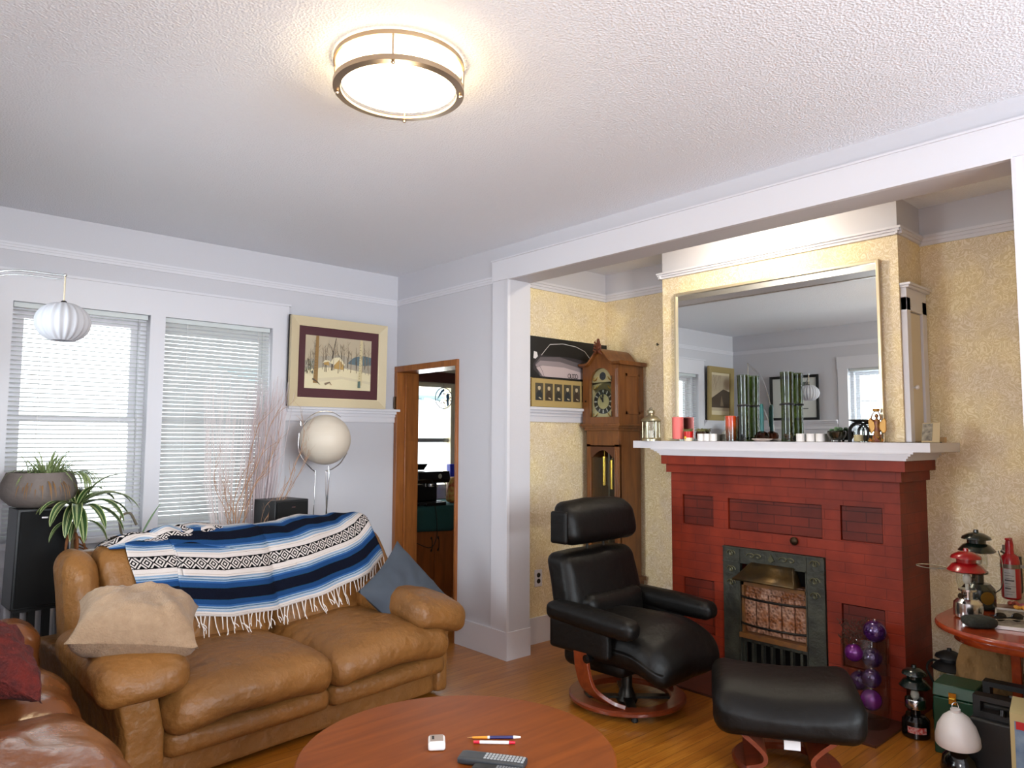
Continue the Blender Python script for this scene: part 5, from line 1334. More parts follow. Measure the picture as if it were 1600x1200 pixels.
# dracaena
t = thing('dracaena', 'tall dracaena with white striped drooping leaves beside the loudspeaker', 'plant', (-2.30, -.46, 0))
b = MB(); b.lathe([(.085, 0), (.11, .2), (.118, .22), (.105, .22), (.10, .19), (.0001, .19)], seg=32); b.build('pot', mat('terracotta_dark', '#5A3A2C', .7), t)
b = MB(); b.tube(bez([(0, 0, .18), (-.02, 0, .5), (-.025, .0, .8), (-.02, -.02, 1.06)], 8), .012, 10); b.build('stem', mat('cane_bark', '#6B5A3C', .8, bump=(60, .6)), t)
b = MB(); rg = random.Random(12)
spec = [(-2.2, .1, .30), (-1.75, -.1, .31), (-1.3, .0, .33), (-.9, .2, .33), (-.45, .35, .34), (0, .45, .3), (.5, .5, .26), (1.1, .8, .24), (2.9, .3, .24), (-2.7, .35, .22), (-1.1, .9, .22), (-.2, .9, .28), (2.2, .9, .2), (-1.6, -.5, .3), (-2.0, -.4, .26), (-.7, -.2, .3), (.2, .1, .3), (3.3, .1, .2)]
for a, el, ln in spec:
    leaf(b, (-.02+.012*math.cos(a), -.02+.012*math.sin(a), 1.06+.02*rg.random()), (math.cos(a)*math.cos(el), math.sin(a)*math.cos(el), math.sin(el)+.35), ln, .050, rg.uniform(1.7, 2.6), 12, .3)
for a, el, ln in [(-1.9, .2, .2), (-.8, .1, .24), (-2.6, 0, .2), (0, 0, .2)]:
    leaf(b, (-.02, -.01, .98), (math.cos(a), math.sin(a), .3), ln, .03, 2.8, 10, .3)
b.build('foliage', DRAC, t, smooth=180)
b = MB()
for k in range(9): a = rg.uniform(-2.6, 0); leaf(b, (-.022, -.01, .97-.02*k), (math.cos(a), math.sin(a), -.2), rg.uniform(.12, .2), .016, 4.5, 8, .9)
b.build('dead_leaves', mat('dead_leaf', '#7A4A28', .9), t, smooth=180)
# small plant with a bright spear leaf behind the loveseat
t = thing('spear_leaf_plant', 'dark leaved plant with one bright green spear leaf behind the left end of the loveseat', 'plant', (-1.99, -.33, 0))
b = MB(); b.lathe([(.09, 0), (.12, .3), (.13, .62), (.12, .62), (.11, .6), (.0001, .6)], seg=32); b.build('pot', mat('dark_pot', '#2E2A28', .5), t)
b = MB()
for a, ln, dr in [(2.8, .3, 3.4), (2.3, .22, 2.6), (-2.2, .2, 3), (-1.2, .16, 3), (.2, .2, 3), (3.3, .34, 4.2)]: leaf(b, (0, 0, .80), (math.cos(a), math.sin(a), .9), ln, .03, dr, 10, .3)
b.build('foliage', mat('dark_leaf', '#26341F', .4), t, smooth=180)
b = MB(); leaf(b, (.02, 0, .82), (.42, 0, .9), .26, .034, .3, 8, .3); b.build('spear_leaf', mat('fresh_leaf', '#4F7A2E', .4), t, smooth=180)
b = MB(); b.tube(bez([(-.0, 0, .6), (-.02, 0, .72), (0, 0, .84)], 6), .008, 8); b.tube(bez([(-.04, .0, .78), (-.08, 0, .96), (-.03, 0, 1.0), (.01, 0, .93)], 8), .007, 8); b.build('stem', mat('grey_stem', '#6F6656', .8), t)
# maroon floor vase with dried heads
t = thing('floor_vase', 'dark maroon flared floor vase standing between the two sofas', 'vase', (-2.415, -.74, 0))
b = MB(); b.lathe([(.07, 0), (.085, .02), (.088, .15), (.082, .32), (.075, .37), (.095, .43), (.105, .445), (.10, .445), (.085, .43), (.068, .37), (.0001, .36)], seg=48, fn=lambda a, z: 1+.04*math.cos(a*6)*(z > .36)); b.build('vase_body', mat('maroon_glass', '#2A0A12', .15, coat=.6), t)
b = MB(); moss(b, (0, 0, .40), .06, 120, 4, .5); b.build('dried_filling', mat('straw', '#8A7048', .9), t)

# vase of branches behind the loveseat
t = thing('branch_arrangement', 'floor vase of curly tan twigs and tall white straight twigs in front of the window', 'dried branches', (-1.46, -.36, 0))
b = MB(); b.lathe([(.08, 0), (.11, .1), (.10, .4), (.07, .62), (.08, .68), (.074, .68), (.064, .62), (.0001, .6)], seg=32); b.build('vase', mat('dark_pot', '#2E2A28', .5), t)
rg = random.Random(31)
def branch(mb, p, d, ln, r, depth, wob, rg):
    pts = [Vector(p)]; d = Vector(d).normalized(); n = 9; subs = []
    for i in range(n):
        d = (d+Vector((rg.uniform(-1, 1), rg.uniform(-.6, .6), rg.uniform(-.7, .9)))*wob).normalized(); pts.append(pts[-1]+d*ln/n)
        if depth and i > 1 and rg.random() < .55: subs.append((pts[-1].copy(), (d+Vector((rg.uniform(-1, 1), rg.uniform(-.5, .5), rg.uniform(-.2, 1)))*.7).normalized(), ln*rg.uniform(.25, .5)))
    mb.tube(pts, [r*(1-.8*i/n) for i in range(n+1)], 5)
    for q, dd, l_ in subs: branch(mb, q, dd, l_, r*.5, depth-1, wob, rg)
b = MB()
ends = [(.34, 1.42, .02), (.50, 1.48, -.02), (.28, 1.30, .05), (.55, 1.40, 0), (.20, 1.55, .02), (.42, 1.24, -.03), (.10, 1.22, .03), (-.02, 1.10, 0), (.30, 1.62, .0), (-.10, 1.18, .0)]
for k, (ex_, ez_, ey_) in enumerate(ends):
    o_ = Vector((.02+rg.uniform(-.02, .02), 0, .62)); e_ = Vector((ex_, ey_, ez_)); ct_ = []
    for q in range(9):
        t_ = q/8; bow = math.sin(PI*t_)*(-.05 if k % 2 else .03)
        ct_.append(o_.lerp(e_, t_)+Vector((-bow*.8, 0, bow))+Vector((rg.uniform(-1, 1), rg.uniform(-1, 1)*.6, rg.uniform(-1, 1)))*.013*min(1, t_*3))
    pp = bez(ct_, 4); b.tube(pp, [.0046*(1-.7*i/(len(pp)-1)) for i in range(len(pp))], 5)
    for i in range(10, len(pp)-1, 3):
        d_ = (pp[i+1]-pp[i-1]).normalized(); branch(b, pp[i], d_+Vector((rg.uniform(-.6, .6), rg.uniform(-.5, .5), rg.uniform(-.1, .9))), rg.uniform(.08, .24), .0019, 1, .2, rg)
b.build('curly_twigs', mat('tan_twig', '#A98468', .8), t)
b = MB()
for k in range(75):
    x = rg.uniform(-.16, .17); b.tube([(x*.3, rg.uniform(-.02, .04), .6), (x*.8+rg.uniform(-.03, .03), .06+rg.uniform(-.03, .03), 1.15), (x+rg.uniform(-.03, .05), .10+rg.uniform(-.05, .05), rg.uniform(1.55, 1.86))], [.0018, .0014, .0007], 4)
b.build('white_twigs', mat('white_twig', '#DDD3D2', .8), t)
t = thing('twig_bundle', 'dense bundle of pinkish white straight twigs rising beside the window casing', 'dried branches', (-1.19, -.13, 0))
b = MB(); b.lathe([(.05, 0), (.06, .1), (.05, .5), (.055, .55), (.05, .55), (.0001, .5)], seg=24); b.build('vase', mat('dark_pot', '#2E2A28', .5), t)
b = MB()
for k in range(120):
    x = rg.uniform(-.11, .15); y = rg.uniform(-.09, .01)
    b.tube([(x*.3, y*.3, .5), (x*.8, y-.0, 1.1), (x+rg.uniform(.0, .07), y-.02, rg.uniform(1.6, 1.86))], [.0022, .0018, .0009], 4)
b.build('twigs', mat('pink_white_twig', '#CDBFC2', .8), t)

# ------------------------------------------------------------------ globe lamp on chrome tripod
def globe_lamp(lab, loc, rz):
    t = thing('globe_floor_lamp', lab, 'floor lamp', loc, rz, 'paper globe floor lamps')
    b = MB(); b.sphere((0, 0, 1.425), .175, 56); b.build('globe_shade', GLOBE, t, smooth=180)
    b = MB(); b.tube(bez([(-.19, .0, 1.55)]+[(.20*math.cos(a), 0, 1.43+.195*math.sin(a)) for a in [PI*.85, PI*.7, PI*.55, PI*.42, PI*.3]], 6), .0035, 6)
    b.tube(bez([(-.197, 0, 1.47), (-.2, 0, 1.37), (-.17, 0, 1.30), (-.10, 0, 1.225), (-.075, 0, 1.205), (-.07, 0, 1.17), (-.08, 0, .8), (-.10, 0, .02)], 6), .0042, 8)
    b.tube(bez([(.17, .0, 1.33), (.12, 0, 1.26), (.06, 0, 1.22), (.02, 0, 1.205), (.01, 0, 1.17), (.03, 0, .8), (.07, -.03, .02)], 6), .0042, 8)
    b.tube(bez([(.03, 0, 1.24), (.03, 0, 1.1), (.02, .03, .7), (0, .10, .02)], 6), .005, 8)
    b.torus((0, 0, .02), .12, .007, 32); b.build('chrome_stand', CHROME, t)
    return t
GLOBE = mat('paper_globe', '#CFC4B4', .5, bump=(3, .15, .01), stretch=(1, 1, 30))
globe_lamp('cream globe floor lamp on chrome rods right of the twigs, below the snowy picture', (-.775, -.30, 0), 0)
globe_lamp('globe floor lamp in the left corner, seen reflected in the mirror', (-2.95, -.28, 0), .3)

# ------------------------------------------------------------------ arc lamp with three pleated globes
ar_ = thing('arc_lamp', 'chrome arc floor lamp whose arms hold white pleated globe shades', 'floor lamp', (-3.1, -.78, 0))
b = MB(); b.lathe([(.15, 0), (.15, .02), (.14, .03), (.02, .035)], seg=40); b.build('base', CHROME, ar_)
for i, (pts, gz, gr) in enumerate((
    ([(0, 0, .03), (-.03, -.06, 1.0), (.0, -.18, 1.65), (.12, -.36, 2.02), (.30, -.50, 2.135), (.515, -.60, 2.135)], .205, .102),
    ([(0, .01, .03), (-.04, .05, 1.0), (-.05, .12, 1.7), (-.03, .22, 2.15), (.0, .40, 2.36)], .25, .10),
    ([(0, .02, .03), (-.02, .0, .8), (-.02, .1, 1.4), (.0, .2, 1.8), (.02, .40, 2.0)], .22, .10))):
    b = MB(); pp = bez(pts, 10); b.tube(pp, .004, 8); b.tube([q+Vector((0, 0, -.018)) for q in pp[len(pp)//2:]], .003, 8); b.sphere(pts[-1], .008, 10)
    b.build('arm', CHROME, ar_)
    e = Vector(pts[-1]); c = e-Vector((0, 0, gz))
    b = MB(); b.cyl(e, c+Vector((0, 0, gr*.8)), .0035, 8); b.build('drop_cord', mat('beige_cord', '#B9AE98', .6), ar_)
    b = MB(); n_ = 12
    b.lathe([(max(.03, gr*math.cos(a)), .86*gr*math.sin(a)) for a in [-PI*.36+PI*.74*k/16 for k in range(17)]], c, 96, fn=lambda a, z: 1+.05*math.cos(a*20), cap=False)
    b.build('pleated_shade', MATS.get('pleated_white') or translucent('pleated_white', '#BFC0C6', .25), ar_, smooth=180)
    b = MB(); b.sphere(c+Vector((0, 0, gr*.84)), .013, 12, sc=(1, 1, .7)); b.build('cap', BLACK, ar_)

# ------------------------------------------------------------------ glass cylinder with purple baubles on the hearth
t = thing('glass_cylinder_vase', 'tall clear glass cylinder vase holding purple baubles, standing on the hearth', 'vase', (.66, -3.36, .0125))
b = MB(); b.lathe([(.0001, .05), (.09, .052), (.106, .075), (.108, .43), (.112, .435), (.114, .43), (.113, .06), (.10, .0), (.0001, 0)], seg=48, cap=False); b.build('glass_body', CLEAR, t)
PUR = mat('purple_bauble', '#3A1450', .12, .4, coat=.8); PUR2 = mat('magenta_bauble', '#7A1E86', .2, .4, coat=.5)
cnt = 0
for x, y, z, r_, m_, lab in ((-.02, -.03, .125, .052, PUR2, 'magenta bauble lowest in the glass cylinder'), (.03, .045, .19, .048, PUR, 'dark purple bauble second from the bottom in the glass cylinder'),
                        (-.03, -.04, .235, .046, PUR, 'dark purple bauble half way up the glass cylinder'), (.03, -.02, .32, .05, PUR, 'purple bauble third from the bottom, under the dried cones'),
                        (-.04, .04, .345, .045, PUR2, 'magenta purple bauble near the rim of the glass cylinder'), (-.01, -.055, .465, .055, PUR, 'large dark purple bauble sitting on the rim of the glass cylinder')):
    q = thing('bauble', lab, 'bauble', (.66+x, -3.36+y, .0125+z-r_), 0, 'baubles in the glass cylinder')
    b = MB(); b.sphere((0, 0, r_), r_, 28); b.build('ball', m_, q, smooth=180)
    b = MB(); b.cyl((0, 0, r_*1.98), (0, 0, r_*2.12), .007, 10); b.build('cap', CHROME, q)
t = thing('dried_filling', 'dried brown seed heads and a yellow bloom at the top of the glass cylinder', 'dried flowers', (.68, -3.33, .38))
b = MB(); rg = random.Random(3)
for k in range(260):
    a = rg.uniform(0, 6.28); r_ = .075*rg.random()**.5; p = Vector((r_*math.cos(a)-.015, r_*math.sin(a)+.02, rg.uniform(0, .13)))
    b.tube([p, p+Vector((rg.uniform(-1, 1), rg.uniform(-1, 1), rg.uniform(-.5, 1)))*.018], .0022, 4)
b.build('seed_heads', mat('seed_brown', '#3E2418', .9), t)
b = MB()
for k in range(34):
    a = rg.uniform(0, 6.28); p = Vector((.03, -.055, .085)); b.tube([p, p+Vector((.03*math.cos(a), .03*math.sin(a), rg.uniform(.02, .045)))], [.004, .002], 5)
b.build('yellow_bloom', mat('yellow_petal', '#C8951E', .7), t)

# ------------------------------------------------------------------ round ended side table (top z = .63)
tb = thing('side_table', 'reddish wooden side table with rounded corners in the alcove, crowded with camping lanterns', 'table', (.70, -4.04, 0))
def rrect(x0, x1, y0, y1, r, n=14):
    out = []
    for cx, cy, a0 in ((x1-r, y1-r, 0), (x0+r, y1-r, PI/2), (x0+r, y0+r, PI), (x1-r, y0+r, 1.5*PI)):
        out += [(cx+r*math.cos(a0+PI/2*k/n), cy+r*math.sin(a0+PI/2*k/n)) for k in range(n+1)]
    return out
SIDEW = wood('red_side_wood', '#7E2C10', '#983B17', .25, 'X', 6, .4)
b = MB(); outer = rrect(-.42, .42, -.345, .315, .32); n_ = len(outer)
rings = [([(x*k, y*k, z) for x, y in outer]) for k, z in ((.94, .600), (.99, .604), (1.0, .612), (1.0, .620), (.985, .629))]
b.grid([r_+[r_[0]] for r_ in rings]); b.add([(x*.985, y*.985, .629) for x, y in outer], [tuple(range(n_))]); b.add([(x*.94, y*.94, .6) for x, y in outer], [tuple(range(n_))])
b.build('table_top', SIDEW, tb, smooth=40)
b = MB(); inner = rrect(-.32, .33, -.26, .23, .20); P = [[(x, y, z) for x, y in inner] for z in (.555, .6)]; b.grid([r_+[r_[0]] for r_ in P]); b.build('apron', SIDEW, tb, thick=.015)
for x, y in ((.27, .23), (.09, .055), (-.28, -.24), (.30, -.24)):
    b = MB(); b.prism([(x-.028, .60), (x+.028, .60), (x+.026, .46), (x+.016, .40), (x+.018, 0), (x-.018, 0), (x-.016, .40), (x-.026, .46)], y-.02, y+.02, 'y'); b.build('leg', SIDEW, tb, bevel=.004)

def camp_lantern(name, lab, loc, base_m, globe_r, top_m, s_=1.0, base_h=.10, base_r=.068, tier=2, wide=.075, knob=True):
    t = thing(name, lab, 'lantern', loc)
    b = MB(); R_ = base_r*s_; h = base_h*s_
    b.lathe([(R_*.9, 0), (R_, .006), (R_*1.02, h*.5), (R_*.98, h*.8), (R_*.7, h), (R_*.35, h*1.04), (R_*.35, h*1.35), (R_*.62, h*1.4), (R_*.62, h*1.5), (.0001, h*1.5)], seg=40); b.build('fuel_base', base_m, t)
    z = h*1.5; gh = .095*s_
    b = MB(); b.lathe([(globe_r*.8, z), (globe_r, z+gh*.35), (globe_r, z+gh*.65), (globe_r*.82, z+gh)], seg=36, cap=False); b.build('globe', CLEAR, t)
    b = MB(); b.cyl((0, 0, z), (0, 0, z+gh*.4), .008, 10); b.sphere((0, 0, z+gh*.5), .02*s_, 12, sc=(1, 1, 1.3)); b.build('mantle', mat('mantle_white', '#CFCBC0', .8), t)
    z += gh; w_ = wide*s_
    b = MB(); pr = [(w_*.9, z-.012), (w_, z-.006), (w_*.72, z+.022)]
    if tier > 1: pr += [(w_*.5, z+.03), (w_*.5, z+.045), (w_*.8, z+.05), (w_*.74, z+.062), (w_*.4, z+.078), (.012, z+.082), (.010, z+.095), (.0001, z+.096)]
    else: pr += [(w_*.3, z+.04), (.0001, z+.045)]
    b.lathe(pr, seg=44); b.build('hood', top_m, t, smooth=40)
    if knob:
        b = MB(); b.cyl((-R_*.35, 0, h*1.2), (-R_*1.0, .01, h*1.22), .004, 8); b.cyl((-R_*1.0, .008, h*1.2), (-R_*1.12, .012, h*1.22), .013, 10); b.build('valve_knob', mat('dark_bronze', '#3A2A1C', .4, .8), t)
    return t, z
RED = mat('red_enamel', '#8E0F14', .2, coat=.6); DGREEN = mat('dark_green_enamel', '#0C1814', .2, coat=.6)
t, z = camp_lantern('camping_lantern', 'red hooded camping lantern with shiny chrome base and wire handle, on the side table', (.62, -3.845, .63), CHROME, .044, RED, .95, .09, .062, 2, .085)
b = MB(); b.tube(bez([(-.02, .078, z-.0), (-.0, .16, z+.0), (.0, .215, z-.008), (.01, .17, z-.018), (.03, .06, z-.012)], 8), .0025, 6); b.build('wire_handle', mat('steel_wire', '#6A6456', .4, .9), t)
t, z = camp_lantern('camping_lantern', 'taller dark green camping lantern standing behind the red one on the side table', (.87, -3.82, .63), DGREEN, .045, DGREEN, 1.08, .11, .066, 2, .075)
b = MB(); b.tube(bez([(.02, -.085, z), (.0, -.105, z-.06), (-.0, -.10, z-.16), (.0, -.07, z-.20)], 8), .0025, 6); b.build('wire_handle', mat('steel_wire', '#6A6456', .4, .9), t)
b = MB(); b.lathe([(.0001, .0755), (.03, .074), (.031, .07)], (0, 0, 0), 24, R=Rz(math.radians(225)) @ Ry(PI/2)); b.v = [(x, y, z_+.06) for x, y, z_ in b.v]; b.build('brass_badge', mat('aged_brass', '#7A5A1E', .4, .7), t)
# grey pouch, tray with sunglasses, candy, mirror tray
t = tag(MB().build('x', BLACK) if False else (lambda b: (b.rcube((0, 0, .022), (.13, .085, .052), .024, 10, fn=lambda p, q: Vector((p.x, p.y*(1-.25*q.x), p.z*(1-.2*abs(q.x)))))) and b.build('pouch', mat('green_grey_cloth', '#20241E', .85, bump=(60, .6)), None, (.455, -3.935, .632), -.9, smooth=180))(MB()), 'dark green grey cloth pouch lying at the front edge of the side table', 'pouch')
t = thing('tray', 'pale tray with a white edge on the side table, under the sunglasses', 'tray', (.715, -4.075, .6305), math.radians(14))
b = MB(); b.box(-.2, .2, -.14, .14, 0, .006); b.build('tray_base', mat('speckled_tray', '#A7A395', .5, var=(60, '#77736A', .3)), t)
b = MB()
for x0, x1, y0, y1 in ((-.205, .205, -.145, -.138), (-.205, .205, .138, .145), (-.205, -.198, -.14, .14), (.198, .205, -.14, .14)): b.box(x0, x1, y0, y1, 0, .014)
b.build('tray_edge', WHITE, t)
t = thing('sunglasses', 'black sunglasses with silver trim folded on the tray', 'glasses', (.63, -4.0, .6375), -.9)
for s_ in (-1, 1):
    b = MB(); b.sphere((s_*.034, 0, .02), .026, 16, sc=(1, .2, .75)); b.build('lens', BLACKG, t)
    b = MB(); b.tube(bez([(s_*.06, 0, .024), (s_*.062, .03, .02), (s_*.02, .05, .006), (-s_*.04, .045, .004)], 6), .003, 6); b.build('temple', BLACK, t)
b = MB(); b.tube([(-.058, -.002, .008), (0, -.004, .012), (.058, -.002, .008)], .002, 6); b.build('trim', CHROME, t)
rg = random.Random(6)
for k, (c_, lab, x, y) in enumerate((('#B85A4A', 'coral red sweet wrapper at the back of the side table by the green lantern', .99, -3.93), ('#D99A3A', 'orange candy in the middle of the heap on the side table', .84, -4.0), ('#7A9A4A', 'green candy in the heap on the side table, at the picture edge', .86, -4.05), ('#8FA3A8', 'pale blue lid behind the orange candy', 1.0, -4.02), ('#B8607A', 'pink candy beside the coral wrapper', .97, -3.975))):
    b = MB()
    for q in range(7): b.sphere((rg.uniform(-.022, .022), rg.uniform(-.022, .022), .012+rg.random()*.012), .014, 8, sc=(1, .8, .6))
    tag(b.build('candy', mat('candy_%d' % k, c_, .4), loc=(x, y, .645 if k in (1, 2) else .634), smooth=180), lab, 'candy', 'sweets on the side table')
# fire extinguisher bracketed to the back wall
t = thing('fire_extinguisher', 'small red fire extinguisher with white label strapped to the alcove wall', 'fire extinguisher', (1.10, -3.90, .655))
EXR = mat('extinguisher_red', '#A80F1C', .3, coat=.4)
b = MB(); b.lathe([(.036, 0), (.042, .008), (.042, .185), (.036, .208), (.02, .222), (.018, .24), (.018, .268), (.014, .29), (.0001, .292)], seg=36); b.build('cylinder', EXR, t)
b = MB(); b.lathe([(.0425, .02), (.0425, .15)], seg=36, cap=False); vs_ = b.v
b2 = MB(); P = [[(.0427*math.cos(a), .0427*math.sin(a), z) for a in [math.radians(150+5.5*k) for k in range(14)]] for z in (.01, .15)]; b2.grid(P); b2.build('label', mat('label_white', '#BDBBB8', .5), t)
b2 = MB()
for q in range(9):
    z_ = .025+.013*q; P = [[(.0429*math.cos(a), .0429*math.sin(a), z) for a in [math.radians((158 if q % 3 else 165)+5*k) for k in range(12 if q % 2 else 8)]] for z in (z_, z_+(.007 if q in (2, 5) else .002))]; b2.grid(P)
b2.build('label_print', mat('label_ink', '#4A4846', .5), t)
b = MB(); b.lathe([(.0435, .152), (.0435, .172)], seg=36, cap=False); b.box(.0, .085, -.012, .012, .155, .17); b.box(-.005, .0, -.062, -.04, .155, .17); b.build('strap', mat('steel_strap', '#8A8378', .35, .9), t)
b = MB(); b.cyl((0, .018, .225), (0, .034, .235), .012, 12); b.box(-.006, .006, .016, .03, .235, .262); b.build('gauge', mat('steel_strap', '#8A8378', .35, .9), t)
b = MB(); b.box(.055, .088, -.03, .03, .02, .2); b.build('wall_bracket', mat('dark_bracket', '#3A3634', .5, .5), t)
b = MB(); b.box(-.014, .014, -.012, .012, .268, .298); b.box(-.04, .01, -.01, .01, .29, .3); b.build('handle', EXR, t, bevel=.003)

# ------------------------------------------------------------------ things on the floor right of the fireplace
t, z = camp_lantern('floor_lantern', 'black camping lantern with chrome collar and red label, on the floor beside the green case', (.70, -3.575, 0), BLACKG, .038, mat('dark_green_enamel', '#0C1814', .2, coat=.6), 1.0, .10, .062, 2, .07)
b = MB(); b.lathe([(.044, .135), (.047, .14), (.047, .175), (.044, .18)], seg=32, cap=False); b.build('chrome_collar', CHROME, t)
b2 = MB(); P = [[(.0645*math.cos(a), .0645*math.sin(a), z_) for a in [math.radians(165+7*k) for k in range(12)]] for z_ in (.03, .06)]; b2.grid(P); b2.build('red_label', mat('red_label', '#B0302A', .4, var=(80, '#C9A09A', .2)), t)
t, z = camp_lantern('oil_lantern', 'black lantern with stacked lid and curved handle standing behind the green case', (1.02, -3.635, 0), BLACK, .045, BLACK, 1.2, .09, .07, 2, .07)
b = MB(); b.tube(bez([(-.06, .06, .2), (-.07, .085, .27), (-.02, .075, .3), (.0, .03, .29)], 8), .006, 8); b.tube(bez([(-.02, -.08, .24), (-.02, -.11, .2), (0, -.10, .12)], 8), .005, 8); b.build('handle', BLACK, t)
# green metal case
GC = (.685, -3.775, 0)
t = thing('green_metal_case', 'dark green metal box with a brass latch on the floor right of the fireplace', 'case', GC, math.radians(4))
GRN = mat('case_green', '#0E3A26', .4)
b = MB(); b.box(-.11, .11, -.085, .085, 0, .255); b.build('case_body', GRN, t, bevel=.006)
b = MB(); b.add([(-.112, -.087, .258), (.112, -.087, .258), (.112, .087, .258), (-.112, .087, .258), (-.09, -.087, .31), (.09, -.087, .31), (.09, .087, .31), (-.09, .087, .31)], [(0, 3, 2, 1), (4, 5, 6, 7), (0, 1, 5, 4), (1, 2, 6, 5), (2, 3, 7, 6), (3, 0, 4, 7)]); b.build('case_lid', GRN, t, bevel=.005)
b = MB(); b.box(-.118, -.111, -.012, .018, .235, .285); b.cyl((-.122, -.008, .26), (-.122, .014, .26), .006, 8); b.build('latch', BRASS, t)
b = MB(); b.box(-.1135, -.111, -.02, .02, .15, .17); b.build('badge', mat('red_badge', '#B8262A', .4), t)
# mushroom lamp: white shade on black glossy base
t = thing('table_lamp', 'small lamp with white enamel dome shade on a glossy black base, on the floor', 'lamp', (.36, -3.865, 0)); t.scale = (.86, .86, .92)
b = MB(); b.lathe([(.07, 0), (.082, .01), (.088, .05), (.075, .1), (.05, .125), (.035, .14), (.05, .16), (.03, .17)], seg=40); b.build('base', BLACKG, t)
b = MB(); b.lathe([(.098, .165), (.10, .17), (.098, .2), (.085, .245), (.06, .285), (.035, .305), (.022, .312), (.022, .325), (.0001, .326)], seg=48, R=Ry(-.12)); b.build('dome_shade', mat('white_enamel', '#D5D1CE', .35), t, smooth=50)
b = MB(); b.tube(bez([(-.05, .012, .32), (-.045, .01, .345), (-.03, -.005, .35), (-.025, -.012, .325)], 6), .002, 6); b.build('wire_loop', CHROME, t)
# black plastic cases with handles
for i, (x, y, hh, lab) in enumerate(((.70, -3.985, .345, 'black plastic tool case with a handle slot, the one farther from the viewer'), (.50, -4.0, .335, 'black plastic tool case with a handle slot in front of the other one'))):
    t = thing('tool_case', lab, 'case', (x, y, 0), math.radians(3), 'black tool cases')
    BP = mat('black_plastic', '#131314', .5)
    b = MB(); b.box(-.06, .06, -.12, .12, 0, hh-.09); b.build('case_body', BP, t, bevel=.01)
    b = MB(); slab(b, -.11, .11, hh-.092, hh, [(-.082, .082, hh-.065, hh-.022)], -.03, .03, 'x'); b.build('handle', BP, t, smooth=0)
    b = MB(); b.cyl((-.035, .0, hh-.068), (-.025, .0, hh-.045), .014, 12); b.build('latch', BLACKG, t)
# paper bag under the table
b = MB()
def bagf(p, q):
    p = Vector(p); k = max(0, q.z); p.x *= 1-.55*k*k; p.y *= 1-.12*k
    nn = .03*noise.noise(Vector((p.x*9, p.y*9, p.z*9)))+.014*noise.noise(Vector((p.x*24, p.y*24, p.z*24)))
    return p+p.normalized()*nn
b.rcube((0, 0, .17), (.26, .30, .33), .05, 26, fn=bagf)
tag(b.build('paper_bag', mat('kraft_paper', '#7A5A30', .8, bump=(16, .8, .03)), loc=(.90, -3.85, 0), smooth=30), 'crumpled brown paper bag under the side table', 'bag').scale = (.8, .85, 1.42)
# printed carton at the picture's lower right corner
t = thing('carton', 'cream printed carton with a blue picture, cut off at the lower right corner', 'box', (.355, -4.16, 0), math.radians(6))
b = MB(); b.box(-.09, .09, -.07, .09, 0, .36); b.add([(-.09, -.07, .36), (.09, -.07, .36), (.09, .09, .36), (-.09, .09, .36), (-.0, -.07, .40), (-.0, .09, .40)], [(0, 1, 4), (2, 3, 5), (0, 4, 5, 3), (1, 2, 5, 4)]); b.build('carton_body', mat('cream_card', '#B7A777', .7), t, smooth=0)
b = MB(); b.box(-.0915, -.09, -.06, .075, .14, .33); b.build('printed_panel', mat('blue_print', '#3E5F86', .4, var=(12, '#8FA6B8', .4)), t)
b = MB(); b.box(-.0925, -.0915, .03, .07, .30, .33); b.build('red_mark', mat('red_badge', '#B8262A', .4), t)

# ------------------------------------------------------------------ kitchen counter seen through the doorway
kc = thing('kitchen_cabinet', 'brown wooden kitchen cabinet with iron handles, seen through the doorway', 'cabinet', (.85, .68, 0))
b = MB(); b.box(-.62, .65, -.30, .30, 0, .80); b.build('cabinet_body', KITW, kc)
b = MB(); b.box(-.64, .67, -.32, .31, .80, .828); b.build('countertop', mat('dark_counter', '#2A1C14', .4), kc)
for i, (x0, x1) in enumerate(((-.61, -.19), (-.185, .235), (.24, .645))):
    b = MB(); b.box(x0, x1, -.318, -.301, .06, .62); d_ = b.build('door', KITW, kc, bevel=.003)
    xh = x1-.035 if i == 0 else x0+.035
    b = MB(); b.tube([(xh, -.325, .44), (xh, -.335, .47), (xh, -.335, .52), (xh, -.325, .55)], .004, 6)
    for z in (.44, .55): b.prism([(xh-.01, z), (xh, z+.014), (xh+.01, z), (xh, z-.014)], -.322, -.318, 'y')
    b.build('handle', BLACK, d_)
tc_ = thing('table_cover', 'dark teal cloth hanging over the front of the kitchen counter', 'cloth', (.85, .68, .829))
b = MB(); P = []
for i in range(41):
    x = -.58+1.2*i/40; dr = .20+.02*math.sin(x*3)+.02*(x < 0)
    row = [(x, .2, .002), (x, -.1, .002), (x, -.322, .002), (x, -.334, -.01)]
    for k in range(1, 7): row.append((x, -.336-.006*math.sin(x*22)*k/6, -.01-dr*k/6))
    P.append(row)
b.grid(P); b.build('cloth', mat('teal_cloth', '#0E3F40', .85), tc_, smooth=180, thick=.002)
